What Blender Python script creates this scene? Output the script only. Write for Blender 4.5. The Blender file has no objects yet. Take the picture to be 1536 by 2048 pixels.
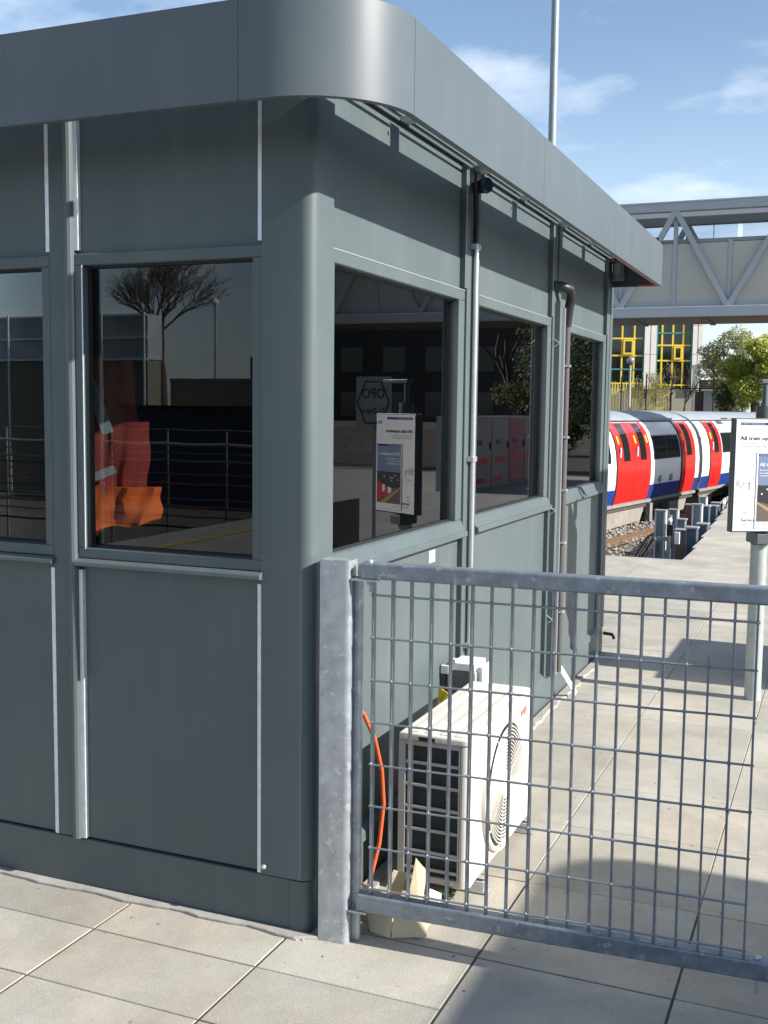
import bpy, bmesh, math, random
import numpy as np
from mathutils import Vector, Matrix, Euler
random.seed(7); rnd = random.Random(11)
S = bpy.context.scene
COL = S.collection
PI = math.pi

# ------------------------------------------------------------------ camera
F_PX, PITCH, ROLL, YAW = 2200.0, -0.0937315, 0.01163353, -0.39588819
cam_d = bpy.data.cameras.new('camera'); cam = bpy.data.objects.new('camera', cam_d); COL.objects.link(cam)
cam_d.sensor_fit = 'VERTICAL'; cam_d.sensor_height = 32.0; cam_d.lens = 32.0 * F_PX / 2048.0
cam_d.clip_start = 0.05; cam_d.clip_end = 3000
fw = Vector((math.sin(YAW) * math.cos(PITCH), math.cos(YAW) * math.cos(PITCH), math.sin(PITCH)))
rt = Vector((math.cos(YAW), -math.sin(YAW), 0)); up = rt.cross(fw)
rt2 = rt * math.cos(ROLL) + up * math.sin(ROLL); up2 = up * math.cos(ROLL) - rt * math.sin(ROLL)
mw = Matrix((rt2, up2, -fw)).transposed().to_4x4(); mw.translation = Vector((1.5168, -3.0488, 1.70))
cam.matrix_world = mw
S.camera = cam

# ------------------------------------------------------------------ sun, sky, exposure
SUN_TAN, SUN_EPS = 0.565, 0.012          # drop per metre along -x; drift along y
EL = math.atan(SUN_TAN)
sun_d = bpy.data.lights.new('sun', 'SUN'); sun = bpy.data.objects.new('sun', sun_d); COL.objects.link(sun)
sun_d.energy = 4.9; sun_d.angle = math.radians(0.55); sun_d.color = (1.0, 0.955, 0.885)
sdir = Vector((-1, SUN_EPS, -SUN_TAN)).normalized()
sun.rotation_euler = sdir.to_track_quat('-Z', 'Y').to_euler(); sun.location = (20, 0, 20)
W = bpy.data.worlds.new('World'); S.world = W; W.use_nodes = True
nt = W.node_tree; nt.nodes.clear()
def N(t, ty, **k):
    n = t.nodes.new(ty)
    for a, b in k.items(): setattr(n, a, b)
    return n
wo = N(nt, 'ShaderNodeOutputWorld'); bg = N(nt, 'ShaderNodeBackground'); bg.inputs['Strength'].default_value = 0.098
sky = N(nt, 'ShaderNodeTexSky', sky_type='NISHITA', sun_disc=False)
sky.sun_elevation = EL; sky.sun_rotation = math.radians(90); sky.altitude = 50; sky.air_density = 1.0; sky.dust_density = 0.6; sky.ozone_density = 1.6
tc = N(nt, 'ShaderNodeTexCoord')
sx = N(nt, 'ShaderNodeSeparateXYZ'); nt.links.new(tc.outputs['Generated'], sx.inputs[0])
# flatten the direction onto a cloud deck: (x, y) / (z + k)
ad = N(nt, 'ShaderNodeMath', operation='ADD'); nt.links.new(sx.outputs['Z'], ad.inputs[0]); ad.inputs[1].default_value = 0.12
mxm = N(nt, 'ShaderNodeMath', operation='MAXIMUM'); nt.links.new(ad.outputs[0], mxm.inputs[0]); mxm.inputs[1].default_value = 0.02
dx = N(nt, 'ShaderNodeMath', operation='DIVIDE'); dy = N(nt, 'ShaderNodeMath', operation='DIVIDE')
nt.links.new(sx.outputs['X'], dx.inputs[0]); nt.links.new(mxm.outputs[0], dx.inputs[1])
nt.links.new(sx.outputs['Y'], dy.inputs[0]); nt.links.new(mxm.outputs[0], dy.inputs[1])
cx = N(nt, 'ShaderNodeCombineXYZ'); nt.links.new(dx.outputs[0], cx.inputs[0]); nt.links.new(dy.outputs[0], cx.inputs[1])
cn = N(nt, 'ShaderNodeTexNoise'); cn.inputs['Scale'].default_value = 1.6; cn.inputs['Detail'].default_value = 9; cn.inputs['Roughness'].default_value = 0.56
mp = N(nt, 'ShaderNodeMapping'); mp.inputs['Location'].default_value = (1.45, 11.08, 0); mp.inputs['Scale'].default_value = (1.0, 1.0, 1.0)
nt.links.new(cx.outputs[0], mp.inputs[0]); nt.links.new(mp.outputs[0], cn.inputs['Vector'])
cr = N(nt, 'ShaderNodeValToRGB'); cr.color_ramp.elements[0].position = 0.50; cr.color_ramp.elements[1].position = 0.72
cr.color_ramp.elements[0].color = (0, 0, 0, 1); cr.color_ramp.elements[1].color = (0.62, 0.62, 0.62, 1)
nt.links.new(cn.outputs['Fac'], cr.inputs[0])
veil = N(nt, 'ShaderNodeMapRange', interpolation_type='SMOOTHSTEP'); nt.links.new(sx.outputs['Z'], veil.inputs[0])
veil.inputs[1].default_value = -0.02; veil.inputs[2].default_value = 0.34; veil.inputs[3].default_value = 0.50; veil.inputs[4].default_value = 0.0
mixv = N(nt, 'ShaderNodeMix', data_type='RGBA'); nt.links.new(veil.outputs[0], mixv.inputs[0]); nt.links.new(sky.outputs[0], mixv.inputs[6]); mixv.inputs[7].default_value = (5.6, 6.6, 8.0, 1)
mixw = N(nt, 'ShaderNodeMix', data_type='RGBA'); nt.links.new(cr.outputs[0], mixw.inputs[0])
nt.links.new(mixv.outputs[2], mixw.inputs[6]); mixw.inputs[7].default_value = (7.2, 7.6, 8.2, 1)
nt.links.new(mixw.outputs[2], bg.inputs['Color']); nt.links.new(bg.outputs[0], wo.inputs['Surface'])
S.view_settings.view_transform = 'Standard'; S.view_settings.look = 'None'; S.view_settings.gamma = 1
S.view_settings.exposure = 0.92; S.view_settings.use_curve_mapping = False
S.cycles.max_bounces = 8; S.cycles.transparent_max_bounces = 12

# ------------------------------------------------------------------ materials
MATS = {}
def mat(name, col, rough=0.5, metal=0.0, spec=0.5, var=0.0, vscale=6.0, bump=0.0, bscale=200.0, spots=None, objvar=0.0, coat=0.0, stretch=None, emit=None):
    if name in MATS: return MATS[name]
    m = bpy.data.materials.new(name); m.use_nodes = True; t = m.node_tree
    b = t.nodes['Principled BSDF']
    b.inputs['Roughness'].default_value = rough; b.inputs['Metallic'].default_value = metal
    b.inputs['Specular IOR Level'].default_value = spec; b.inputs['Coat Weight'].default_value = coat
    c4 = (*col, 1); b.inputs['Base Color'].default_value = c4
    co = N(t, 'ShaderNodeTexCoord'); src = co.outputs['Object']
    if stretch:
        mpn = N(t, 'ShaderNodeMapping'); mpn.inputs['Scale'].default_value = stretch; t.links.new(src, mpn.inputs[0]); src = mpn.outputs[0]
    last = None
    if var > 0:
        n = N(t, 'ShaderNodeTexNoise'); n.inputs['Scale'].default_value = vscale; n.inputs['Detail'].default_value = 6; n.inputs['Roughness'].default_value = 0.6
        t.links.new(src, n.inputs['Vector'])
        r = N(t, 'ShaderNodeMapRange'); r.inputs[1].default_value = 0.25; r.inputs[2].default_value = 0.75
        r.inputs[3].default_value = 1 - var; r.inputs[4].default_value = 1 + var
        t.links.new(n.outputs['Fac'], r.inputs[0])
        mu = N(t, 'ShaderNodeVectorMath', operation='SCALE'); mu.inputs[0].default_value = col
        t.links.new(r.outputs[0], mu.inputs['Scale']); last = mu.outputs[0]
    if objvar > 0:
        oi = N(t, 'ShaderNodeObjectInfo'); r2 = N(t, 'ShaderNodeMapRange'); r2.inputs[3].default_value = 1 - objvar; r2.inputs[4].default_value = 1 + objvar
        t.links.new(oi.outputs['Random'], r2.inputs[0])
        mu2 = N(t, 'ShaderNodeVectorMath', operation='SCALE'); mu2.inputs[0].default_value = col
        if last is not None: t.links.new(last, mu2.inputs[0])
        t.links.new(r2.outputs[0], mu2.inputs['Scale']); last = mu2.outputs[0]
    if spots:
        sc_, thr, scol = spots
        v = N(t, 'ShaderNodeTexNoise'); v.inputs['Scale'].default_value = sc_; v.inputs['Detail'].default_value = 3
        t.links.new(src, v.inputs['Vector'])
        rr = N(t, 'ShaderNodeMapRange'); rr.inputs[1].default_value = thr; rr.inputs[2].default_value = thr + 0.05
        t.links.new(v.outputs['Fac'], rr.inputs[0])
        mx = N(t, 'ShaderNodeMix', data_type='RGBA'); t.links.new(rr.outputs[0], mx.inputs[0]); mx.inputs[6].default_value = c4
        if last is not None: t.links.new(last, mx.inputs[6])
        mx.inputs[7].default_value = (*scol, 1); last = mx.outputs[2]
    if last is not None: t.links.new(last, b.inputs['Base Color'])
    if bump > 0:
        n = N(t, 'ShaderNodeTexNoise'); n.inputs['Scale'].default_value = bscale; n.inputs['Detail'].default_value = 4
        t.links.new(co.outputs['Object'], n.inputs['Vector'])
        bp = N(t, 'ShaderNodeBump'); bp.inputs['Strength'].default_value = bump; bp.inputs['Distance'].default_value = 0.002
        t.links.new(n.outputs['Fac'], bp.inputs['Height']); t.links.new(bp.outputs[0], b.inputs['Normal'])
    if emit: b.inputs['Emission Color'].default_value = (*emit[:3], 1); b.inputs['Emission Strength'].default_value = emit[3]
    MATS[name] = m; return m

def paint_mat(name, col, rough, spec, dust=(0.24, 0.24, 0.225), streak=0.10):
    m = mat(name, col, rough=rough, spec=spec, var=0.07, vscale=2.2, bump=0.10, bscale=420)
    t = m.node_tree; b = t.nodes['Principled BSDF']; prev = b.inputs['Base Color'].links[0].from_socket
    co = [n for n in t.nodes if n.type == 'TEX_COORD'][0]
    def layer(scale, vec, lo, hi, amt, colr, prev):
        mp_ = N(t, 'ShaderNodeMapping'); mp_.inputs['Scale'].default_value = vec; t.links.new(co.outputs['Object'], mp_.inputs[0])
        n = N(t, 'ShaderNodeTexNoise'); n.inputs['Scale'].default_value = scale; n.inputs['Detail'].default_value = 5; t.links.new(mp_.outputs[0], n.inputs['Vector'])
        r = N(t, 'ShaderNodeMapRange'); r.inputs[1].default_value = lo; r.inputs[2].default_value = hi; r.inputs[4].default_value = amt; t.links.new(n.outputs['Fac'], r.inputs[0])
        x = N(t, 'ShaderNodeMix', data_type='RGBA'); t.links.new(r.outputs[0], x.inputs[0]); t.links.new(prev, x.inputs[6]); x.inputs[7].default_value = (*colr, 1); return x.outputs[2]
    prev = layer(14, (1, 1, 0.07), 0.52, 0.80, streak, dust, prev)            # rain streaks
    prev = layer(2.4, (1, 1, 0.8), 0.50, 0.80, 0.22, (0.17, 0.175, 0.16), prev)   # broad dusty film
    prev = layer(95, (1, 1, 1), 0.745, 0.775, 0.55, (0.42, 0.42, 0.40), prev)     # small chips and specks
    prev = layer(30, (1, 3, 0.6), 0.72, 0.76, 0.35, (0.05, 0.052, 0.05), prev)    # darker scuffs
    t.links.new(prev, b.inputs['Base Color'])
    mr = N(t, 'ShaderNodeMapRange'); mr.inputs[3].default_value = rough - 0.06; mr.inputs[4].default_value = rough + 0.16
    n = N(t, 'ShaderNodeTexNoise'); n.inputs['Scale'].default_value = 5; t.links.new(co.outputs['Object'], n.inputs['Vector']); t.links.new(n.outputs['Fac'], mr.inputs[0]); t.links.new(mr.outputs[0], b.inputs['Roughness'])
    return m
PAINT = paint_mat('kiosk_grey_paint', (0.088, 0.112, 0.117), 0.42, 0.4)
FASC = paint_mat('fascia_grey_paint', (0.088, 0.108, 0.122), 0.38, 0.36, dust=(0.19, 0.195, 0.19), streak=0.08)
PAINT_SHADE = mat('kiosk_paint_shaded', (0.035, 0.045, 0.058), rough=0.6)  # dark copy of the kiosk paint: shade put into the colour
TRIM = mat('aluminium_trim', (0.74, 0.75, 0.79), rough=0.35, metal=0.25, var=0.15, vscale=30)
GASK = mat('black_gasket', (0.012, 0.013, 0.014), rough=0.5)
REDT = mat('red_edge_trim', (0.45, 0.07, 0.05), rough=0.5)
GALV = mat('galvanised_steel', (0.40, 0.43, 0.46), rough=0.42, metal=0.55, var=0.28, vscale=16, spots=(38, 0.60, (0.52, 0.55, 0.58)), bump=0.25, bscale=90)
GALVR = mat('dark_galvanised_rail', (0.22, 0.25, 0.285), rough=0.42, metal=0.45, var=0.32, vscale=18, spots=(38, 0.62, (0.34, 0.38, 0.42)), bump=0.3, bscale=90)  # darker galvanised tone for the two barrier rails
GALVB = mat('galvanised_bars', (0.235, 0.262, 0.29), rough=0.45, metal=0.5, var=0.2, vscale=30)
GALVP = mat('galvanised_conduit', (0.60, 0.62, 0.64), rough=0.3, metal=0.7, var=0.1, vscale=50)
BLACK = mat('black_plastic', (0.015, 0.015, 0.017), rough=0.45)
INSUL = mat('insulated_pipe_wrap', (0.075, 0.068, 0.066), rough=0.7, var=0.1, vscale=20)
CREAM = mat('cream_enamel', (0.62, 0.59, 0.53), rough=0.38, var=0.10, vscale=3.5, spots=(26, 0.70, (0.42, 0.38, 0.31)), stretch=(1, 1, 0.4))
CREAMD = mat('cream_grille_plastic', (0.50, 0.475, 0.42), rough=0.5)
FINS = mat('dark_condenser_fins', (0.020, 0.032, 0.034), rough=0.55, var=0.3, vscale=60)
WHITE = mat('white_plastic', (0.78, 0.78, 0.76), rough=0.4)
PAPER = mat('white_paper', (0.80, 0.80, 0.80), rough=0.35)
ORANGE = mat('orange_cable', (0.72, 0.11, 0.035), rough=0.45)
YEL = mat('yellow_plastic', (0.75, 0.55, 0.02), rough=0.4)
CARD = mat('cardboard', (0.62, 0.53, 0.36), rough=0.85, var=0.15, vscale=14)
def slab_mat():
    m = bpy.data.materials.new('concrete_paving_slab'); m.use_nodes = True; t = m.node_tree; b = t.nodes['Principled BSDF']; b.inputs['Roughness'].default_value = 0.86
    g = N(t, 'ShaderNodeNewGeometry'); co = N(t, 'ShaderNodeTexCoord'); oi = N(t, 'ShaderNodeObjectInfo')
    def noise(sc_, det, rg=0.6, src=g.outputs['Position']):
        n = N(t, 'ShaderNodeTexNoise'); n.inputs['Scale'].default_value = sc_; n.inputs['Detail'].default_value = det; n.inputs['Roughness'].default_value = rg; t.links.new(src, n.inputs['Vector']); return n.outputs['Fac']
    def rng(x, a, b_, c, d):
        r = N(t, 'ShaderNodeMapRange'); t.links.new(x, r.inputs[0]); r.inputs[1].default_value = a; r.inputs[2].default_value = b_; r.inputs[3].default_value = c; r.inputs[4].default_value = d; return r.outputs[0]
    def mul(a, b_):
        k = N(t, 'ShaderNodeMath', operation='MULTIPLY'); t.links.new(a, k.inputs[0]); t.links.new(b_, k.inputs[1]); return k.outputs[0]
    f = mul(mul(rng(noise(1.7, 5), 0.3, 0.7, 0.76, 1.18), rng(noise(9, 6, 0.7), 0.3, 0.7, 0.91, 1.08)), mul(rng(noise(120, 3), 0.3, 0.7, 0.90, 1.10), rng(oi.outputs['Random'], 0, 1, 0.88, 1.10)))
    hue = N(t, 'ShaderNodeMix', data_type='RGBA'); t.links.new(rng(noise(2.3, 3), 0.38, 0.62, 0, 1), hue.inputs[0]); hue.inputs[6].default_value = (0.405, 0.362, 0.298, 1); hue.inputs[7].default_value = (0.365, 0.352, 0.305, 1)
    v = N(t, 'ShaderNodeVectorMath', operation='SCALE'); t.links.new(hue.outputs[2], v.inputs[0]); t.links.new(f, v.inputs['Scale'])
    # small dark stains and pale chips of their own shape
    st = N(t, 'ShaderNodeMix', data_type='RGBA'); t.links.new(rng(noise(23, 2, 0.5), 0.715, 0.75, 0, 0.55), st.inputs[0]); t.links.new(v.outputs[0], st.inputs[6]); st.inputs[7].default_value = (0.10, 0.09, 0.075, 1)
    pl = N(t, 'ShaderNodeMix', data_type='RGBA'); t.links.new(rng(noise(75, 2, 0.5), 0.70, 0.76, 0, 0.5), pl.inputs[0]); t.links.new(st.outputs[2], pl.inputs[6]); pl.inputs[7].default_value = (0.62, 0.59, 0.53, 1)
    t.links.new(pl.outputs[2], b.inputs['Base Color'])
    bp = N(t, 'ShaderNodeBump'); bp.inputs['Strength'].default_value = 0.7; bp.inputs['Distance'].default_value = 0.002; t.links.new(noise(160, 4), bp.inputs['Height']); t.links.new(bp.outputs[0], b.inputs['Normal'])
    MATS['slab'] = m; return m
SLAB = slab_mat()
JOINT = mat('sandy_joint', (0.062, 0.055, 0.045), rough=0.95, var=0.35, vscale=14)
CONC = mat('rough_concrete', (0.33, 0.31, 0.28), rough=0.9, var=0.2, vscale=9, bump=0.8, bscale=60)
HIVIS = mat('hi_vis_orange_cloth', (0.95, 0.16, 0.02), rough=0.8, var=0.12, vscale=9)
REFLT = mat('reflective_tape', (0.42, 0.46, 0.48), rough=0.35)
TR_RED = mat('train_red', (0.68, 0.022, 0.018), rough=0.28, coat=0.4)
TR_WHITE = mat('train_white', (0.78, 0.78, 0.77), rough=0.3, coat=0.3)
TR_BLUE = mat('train_blue', (0.018, 0.05, 0.24), rough=0.3, coat=0.3)
TR_ROOF = mat('train_roof', (0.27, 0.30, 0.335), rough=0.5, var=0.12, vscale=1.5)
TR_UNDER = mat('train_underframe', (0.06, 0.055, 0.048), rough=0.85, var=0.3, vscale=6)
TR_GREY = mat('train_equipment_grey', (0.24, 0.22, 0.19), rough=0.75, var=0.2, vscale=4)
BR = mat('bridge_steel_grey', (0.34, 0.375, 0.40), rough=0.55, var=0.06, vscale=2)
BRP = mat('bridge_beige_panel', (0.41, 0.41, 0.36), rough=0.6, var=0.06, vscale=1.2)
BRU = mat('bridge_underside', (0.14, 0.125, 0.10), rough=0.85)
OFFW = mat('office_white_pier', (0.72, 0.69, 0.62), rough=0.7, var=0.06, vscale=1.5)
YELF = mat('yellow_window_frame', (0.76, 0.55, 0.05), rough=0.5)
GREENF = mat('green_window_rail', (0.06, 0.24, 0.18), rough=0.5)
DGL = mat('dark_office_glass', (0.008, 0.014, 0.014), rough=0.06, spec=0.7)
YELP = mat('yellow_palisade', (0.74, 0.58, 0.12), rough=0.6, var=0.25, vscale=3)
IRON = mat('black_ironwork', (0.02, 0.02, 0.022), rough=0.6)
SLATEB = mat('slate_blue_cabinet', (0.045, 0.075, 0.105), rough=0.6, var=0.1, vscale=6)
RUST = mat('rusty_steel', (0.15, 0.085, 0.045), rough=0.85, var=0.3, vscale=8)
DIRT = mat('trackbed_dirt', (0.12, 0.105, 0.085), rough=0.95, var=0.35, vscale=1.8, bump=1.0, bscale=25)
GRAVEL = mat('ballast_stone', (0.28, 0.26, 0.23), rough=0.9, var=0.3, vscale=9, objvar=0.2)
BARK = mat('bark', (0.10, 0.08, 0.06), rough=0.9, var=0.3, vscale=6)
TWIG = mat('bare_twig', (0.13, 0.09, 0.07), rough=0.9)
LEAFY = mat('leaf_yellow_green', (0.22, 0.23, 0.035), rough=0.6, objvar=0.1)
LEAFG = mat('leaf_grey_green', (0.16, 0.18, 0.075), rough=0.6)
LEAFD = mat('leaf_dark_green', (0.05, 0.07, 0.02), rough=0.6)
NAVY = mat('navy_print', (0.015, 0.035, 0.16), rough=0.4)
INK = mat('black_ink', (0.02, 0.02, 0.022), rough=0.5)
GREYT = mat('grey_print', (0.45, 0.46, 0.50), rough=0.5)
SLATEP = mat('slate_blue_print', (0.17, 0.22, 0.36), rough=0.4)
LBLUE = mat('pale_blue_print', (0.42, 0.48, 0.62), rough=0.4)
PDARK = mat('photo_dark_print', (0.035, 0.035, 0.04), rough=0.4)
PTAN = mat('photo_tan_print', (0.42, 0.27, 0.11), rough=0.4)
PBRN = mat('photo_brown_print', (0.13, 0.105, 0.09), rough=0.4)
PRED = mat('photo_red_print', (0.5, 0.04, 0.03), rough=0.4)
SIGNF = mat('sign_frame_grey', (0.10, 0.115, 0.125), rough=0.4)
POLE = mat('painted_sign_pole', (0.40, 0.44, 0.43), rough=0.35, metal=0.2, var=0.1, vscale=18)
DROOF = mat('dark_slate_roof', (0.025, 0.027, 0.03), rough=0.8)
INT = mat('kiosk_interior_dark', (0.022, 0.024, 0.026), rough=0.8)
LAMPG = mat('smoked_lamp_glass', (0.11, 0.11, 0.10), rough=0.25)
BRICK = mat('brown_brickwork', (0.16, 0.10, 0.075), rough=0.9, var=0.3, vscale=3)
SHEET = mat('white_scaffold_sheet', (0.42, 0.45, 0.47), rough=0.6, var=0.25, vscale=1.2)
NET = mat('khaki_scaffold_net', (0.20, 0.20, 0.16), rough=0.8, var=0.35, vscale=2, stretch=(1, 1, 12))
YLINE = mat('yellow_platform_line', (0.62, 0.44, 0.05), rough=0.7)
PINKC = mat('pink_cable', (0.45, 0.16, 0.18), rough=0.6)
TARP = mat('green_weed', (0.05, 0.11, 0.03), rough=0.8)

def glassmat(name, tint, rough=0.0, refl=1.5, body=0.0):
    m = bpy.data.materials.new(name); m.use_nodes = True; t = m.node_tree; t.nodes.clear()
    o = N(t, 'ShaderNodeOutputMaterial'); tr = N(t, 'ShaderNodeBsdfTransparent'); gl = N(t, 'ShaderNodeBsdfGlossy')
    tr.inputs[0].default_value = (*tint, 1); gl.inputs['Roughness'].default_value = rough; gl.inputs[0].default_value = (0.95, 0.97, 1, 1)
    fr = N(t, 'ShaderNodeFresnel'); fr.inputs['IOR'].default_value = refl
    mx = N(t, 'ShaderNodeMixShader'); t.links.new(fr.outputs[0], mx.inputs[0]); t.links.new(tr.outputs[0], mx.inputs[1]); t.links.new(gl.outputs[0], mx.inputs[2])
    t.links.new(mx.outputs[0], o.inputs[0]); MATS[name] = m; return m
KGL = glassmat('tinted_kiosk_glass', (0.62, 0.65, 0.65), refl=1.48)
BGL = glassmat('bridge_glass', (0.80, 0.84, 0.88), rough=0.1, refl=1.5)
# pane of window that lets some sky through it stays real glass
TRG = mat('train_window_glass', (0.012, 0.016, 0.016), rough=0.05, spec=0.8)

# ------------------------------------------------------------------ helpers
ORG = {}
def thing(name, label, cat, loc=(0, 0, 0), rot=0.0, group=None, local=False, keep=False):
    o = bpy.data.objects.new(name, None); COL.objects.link(o); o.empty_display_size = 0.2
    o.location = loc; o.rotation_euler = (0, 0, rot); o['label'] = label; o['category'] = cat
    if group: o['group'] = group
    ORG[o.name] = Vector((0, 0, 0)) if ((rot or local) and not keep) else Vector(loc)
    return o
class MB:
    def __init__(s): s.v = []; s.f = []; s.sm = False
    def box(s, x0, x1, y0, y1, z0, z1):
        b = len(s.v)
        s.v += [(x0, y0, z0), (x1, y0, z0), (x1, y1, z0), (x0, y1, z0), (x0, y0, z1), (x1, y0, z1), (x1, y1, z1), (x0, y1, z1)]
        s.f += [tuple(b + i for i in q) for q in ((0, 3, 2, 1), (4, 5, 6, 7), (0, 1, 5, 4), (1, 2, 6, 5), (2, 3, 7, 6), (3, 0, 4, 7))]
        return s
    def beam(s, a, b, w, h, upv=(0, 0, 1)):
        a = Vector(a); b = Vector(b); d = (b - a).normalized(); u = Vector(upv)
        if abs(d.dot(u)) > 0.98: u = Vector((0, 1, 0))
        r = d.cross(u).normalized(); u = r.cross(d)
        n = len(s.v)
        for p in (a, b):
            for i, j in ((-1, -1), (1, -1), (1, 1), (-1, 1)): s.v.append(tuple(p + r * (i * w / 2) + u * (j * h / 2)))
        s.f += [tuple(n + i for i in q) for q in ((0, 1, 2, 3), (7, 6, 5, 4), (0, 4, 5, 1), (1, 5, 6, 2), (2, 6, 7, 3), (3, 7, 4, 0))]
        return s
    def tube(s, pts, r, n=10, cap=True):
        pts = [Vector(p) for p in pts]; rr = r if isinstance(r, (list, tuple)) else [r] * len(pts)
        base = len(s.v); prev = None
        for i, p in enumerate(pts):
            d = (pts[min(i + 1, len(pts) - 1)] - pts[max(i - 1, 0)]).normalized()
            if prev is None:
                u = Vector((0, 0, 1)) if abs(d.z) < 0.9 else Vector((1, 0, 0)); u = d.cross(u).normalized()
            else:
                u = prev - d * prev.dot(d)
                u = u.normalized() if u.length > 1e-6 else d.orthogonal().normalized()
            prev = u; w = d.cross(u)
            for k in range(n):
                a = 2 * PI * k / n; s.v.append(tuple(p + (u * math.cos(a) + w * math.sin(a)) * rr[i]))
        for i in range(len(pts) - 1):
            for k in range(n):
                k2 = (k + 1) % n; a = base + i * n
                s.f.append((a + k, a + k2, a + n + k2, a + n + k))
        if cap:
            s.f.append(tuple(base + k for k in reversed(range(n)))); e = base + (len(pts) - 1) * n
            s.f.append(tuple(e + k for k in range(n)))
        s.sm = True; return s
    def prism(s, poly, axis, a0, a1):
        # poly: 2-D points of the two other axes in cyclic order (x: (y,z), y: (x,z), z: (x,y))
        n = len(poly); b = len(s.v)
        for a in (a0, a1):
            for p, q in poly:
                s.v.append({'x': (a, p, q), 'y': (p, a, q), 'z': (p, q, a)}[axis])
        s.f += [tuple(b + i for i in range(n)), tuple(b + n + i for i in reversed(range(n)))]
        for i in range(n):
            j = (i + 1) % n; s.f.append((b + i, b + n + i, b + n + j, b + j))
        return s
    def sweep(s, path, prof):
        # path: 2-D points; prof: closed (inward offset, z)
        b = len(s.v); m = len(prof); L = len(path)
        for i, p in enumerate(path):
            p = Vector(p)
            d0 = (Vector(path[i]) - Vector(path[i - 1])).normalized() if i > 0 else None
            d1 = (Vector(path[i + 1]) - Vector(path[i])).normalized() if i < L - 1 else None
            if d0 is None: d0 = d1
            if d1 is None: d1 = d0
            d = (d0 + d1).normalized(); nrm = Vector((-d.y, d.x)); k = 1 / max(0.3, d.dot(d0))
            for off, z in prof:
                q = p + nrm * off * k; s.v.append((q.x, q.y, z))
        for i in range(L - 1):
            for j in range(m):
                j2 = (j + 1) % m; a = b + i * m
                s.f.append((a + j, a + m + j, a + m + j2, a + j2))
        s.f.append(tuple(b + j for j in range(m))); s.f.append(tuple(b + (L - 1) * m + j for j in reversed(range(m))))
        return s
    def sphere(s, c, r, n=12, m=8, sz=1.0):
        b = len(s.v)
        for i in range(m + 1):
            t = PI * i / m
            for k in range(n):
                a = 2 * PI * k / n; s.v.append((c[0] + r * math.sin(t) * math.cos(a), c[1] + r * math.sin(t) * math.sin(a), c[2] + r * sz * math.cos(t)))
        for i in range(m):
            for k in range(n):
                k2 = (k + 1) % n; s.f.append((b + i * n + k, b + i * n + n + k, b + i * n + n + k2, b + i * n + k2))
        s.sm = True; return s
    def mesh(s, name, org=Vector((0, 0, 0)), smooth=None):
        me = bpy.data.meshes.new(name)
        me.from_pydata([(a - org.x, b - org.y, c - org.z) for a, b, c in s.v], [], s.f)
        bm = bmesh.new(); bm.from_mesh(me); bmesh.ops.recalc_face_normals(bm, faces=bm.faces); bm.to_mesh(me); bm.free()
        if smooth or (smooth is None and s.sm):
            me.polygons.foreach_set('use_smooth', [True] * len(me.polygons)); me.set_sharp_from_angle(angle=math.radians(38))
        me.update(); return me
    def build(s, name, m, parent=None, bevel=0.0, seg=2, smooth=None, kind=None, label=None):
        org = ORG[parent.name] if parent else Vector((0, 0, 0))
        me = s.mesh(name, org, smooth); me.materials.append(m)
        o = bpy.data.objects.new(name, me); COL.objects.link(o)
        if parent: o.parent = parent
        ORG[o.name] = org
        if bevel:
            md = o.modifiers.new('bevel', 'BEVEL'); md.width = bevel; md.segments = seg; md.limit_method = 'ANGLE'; md.angle_limit = math.radians(40); md.harden_normals = False
        if kind: o['kind'] = kind
        if label: o['label'] = label
        return o
def tag(o, label, cat, group=None):
    o['label'] = label; o['category'] = cat
    if group: o['group'] = group
    return o
def B(*a): return MB().box(*a)
def part(name, m, parent, *a, **k): return B(*a).build(name, m, parent, **k)
def text(name, s, m, parent, loc, size, rot=(PI / 2, 0, 0), bold=False, align='LEFT', depth=0.0004, sxx=1.0):
    cu = bpy.data.curves.new(name, 'FONT'); cu.body = s; cu.size = size; cu.align_x = align; cu.extrude = depth; cu.resolution_u = 2
    if bold: cu.offset = size * 0.018
    cu.materials.append(m); o = bpy.data.objects.new(name, cu); COL.objects.link(o); o.parent = parent
    org = ORG[parent.name]; me = bpy.data.meshes.new_from_object(o); me.materials.clear(); me.materials.append(m)
    bpy.data.objects.remove(o); bpy.data.curves.remove(cu)
    me.transform(Matrix.Translation(Vector(loc) - org) @ Euler(rot).to_matrix().to_4x4() @ Matrix.Diagonal((sxx, 1, 1, 1)))
    o = bpy.data.objects.new(name, me); COL.objects.link(o); o.parent = parent; ORG[o.name] = org
    return o
def dup(root, loc, rotz=None, label=None, group=None):
    r = root.copy(); COL.objects.link(r); r.location = loc
    if rotz is not None: r.rotation_euler = (0, 0, rotz)
    if label: r['label'] = label
    if group: r['group'] = group
    for ch in list(root.children):
        c = ch.copy(); COL.objects.link(c); c.parent = r
        for g in list(ch.children):
            d = g.copy(); COL.objects.link(d); d.parent = c
    return r

# ------------------------------------------------------------------ ground and platform
def sheet(name, poly, z, m, kind='structure'):
    mb = MB(); mb.v = [(x, y, z) for x, y in poly]; mb.f = [tuple(range(len(poly)))]
    return mb.build(name, m, None, kind=kind)
sheet('ground', [(-400, -400), (400, -400), (400, 600), (-400, 600)], -1.14, DIRT)
# platform deck: solid mass with a notch where the track comes in beyond y = 9.9
deck = MB(); DP = [(-6.9, -40), (16, -40), (16, 42), (-1.35, 42), (-0.62, 24), (-0.12, 9.95), (-6.9, 9.8)]
deck.prism(DP, 'z', -1.14, -0.0024); deck_o = deck.build('platform', JOINT, None, kind='structure')
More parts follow.
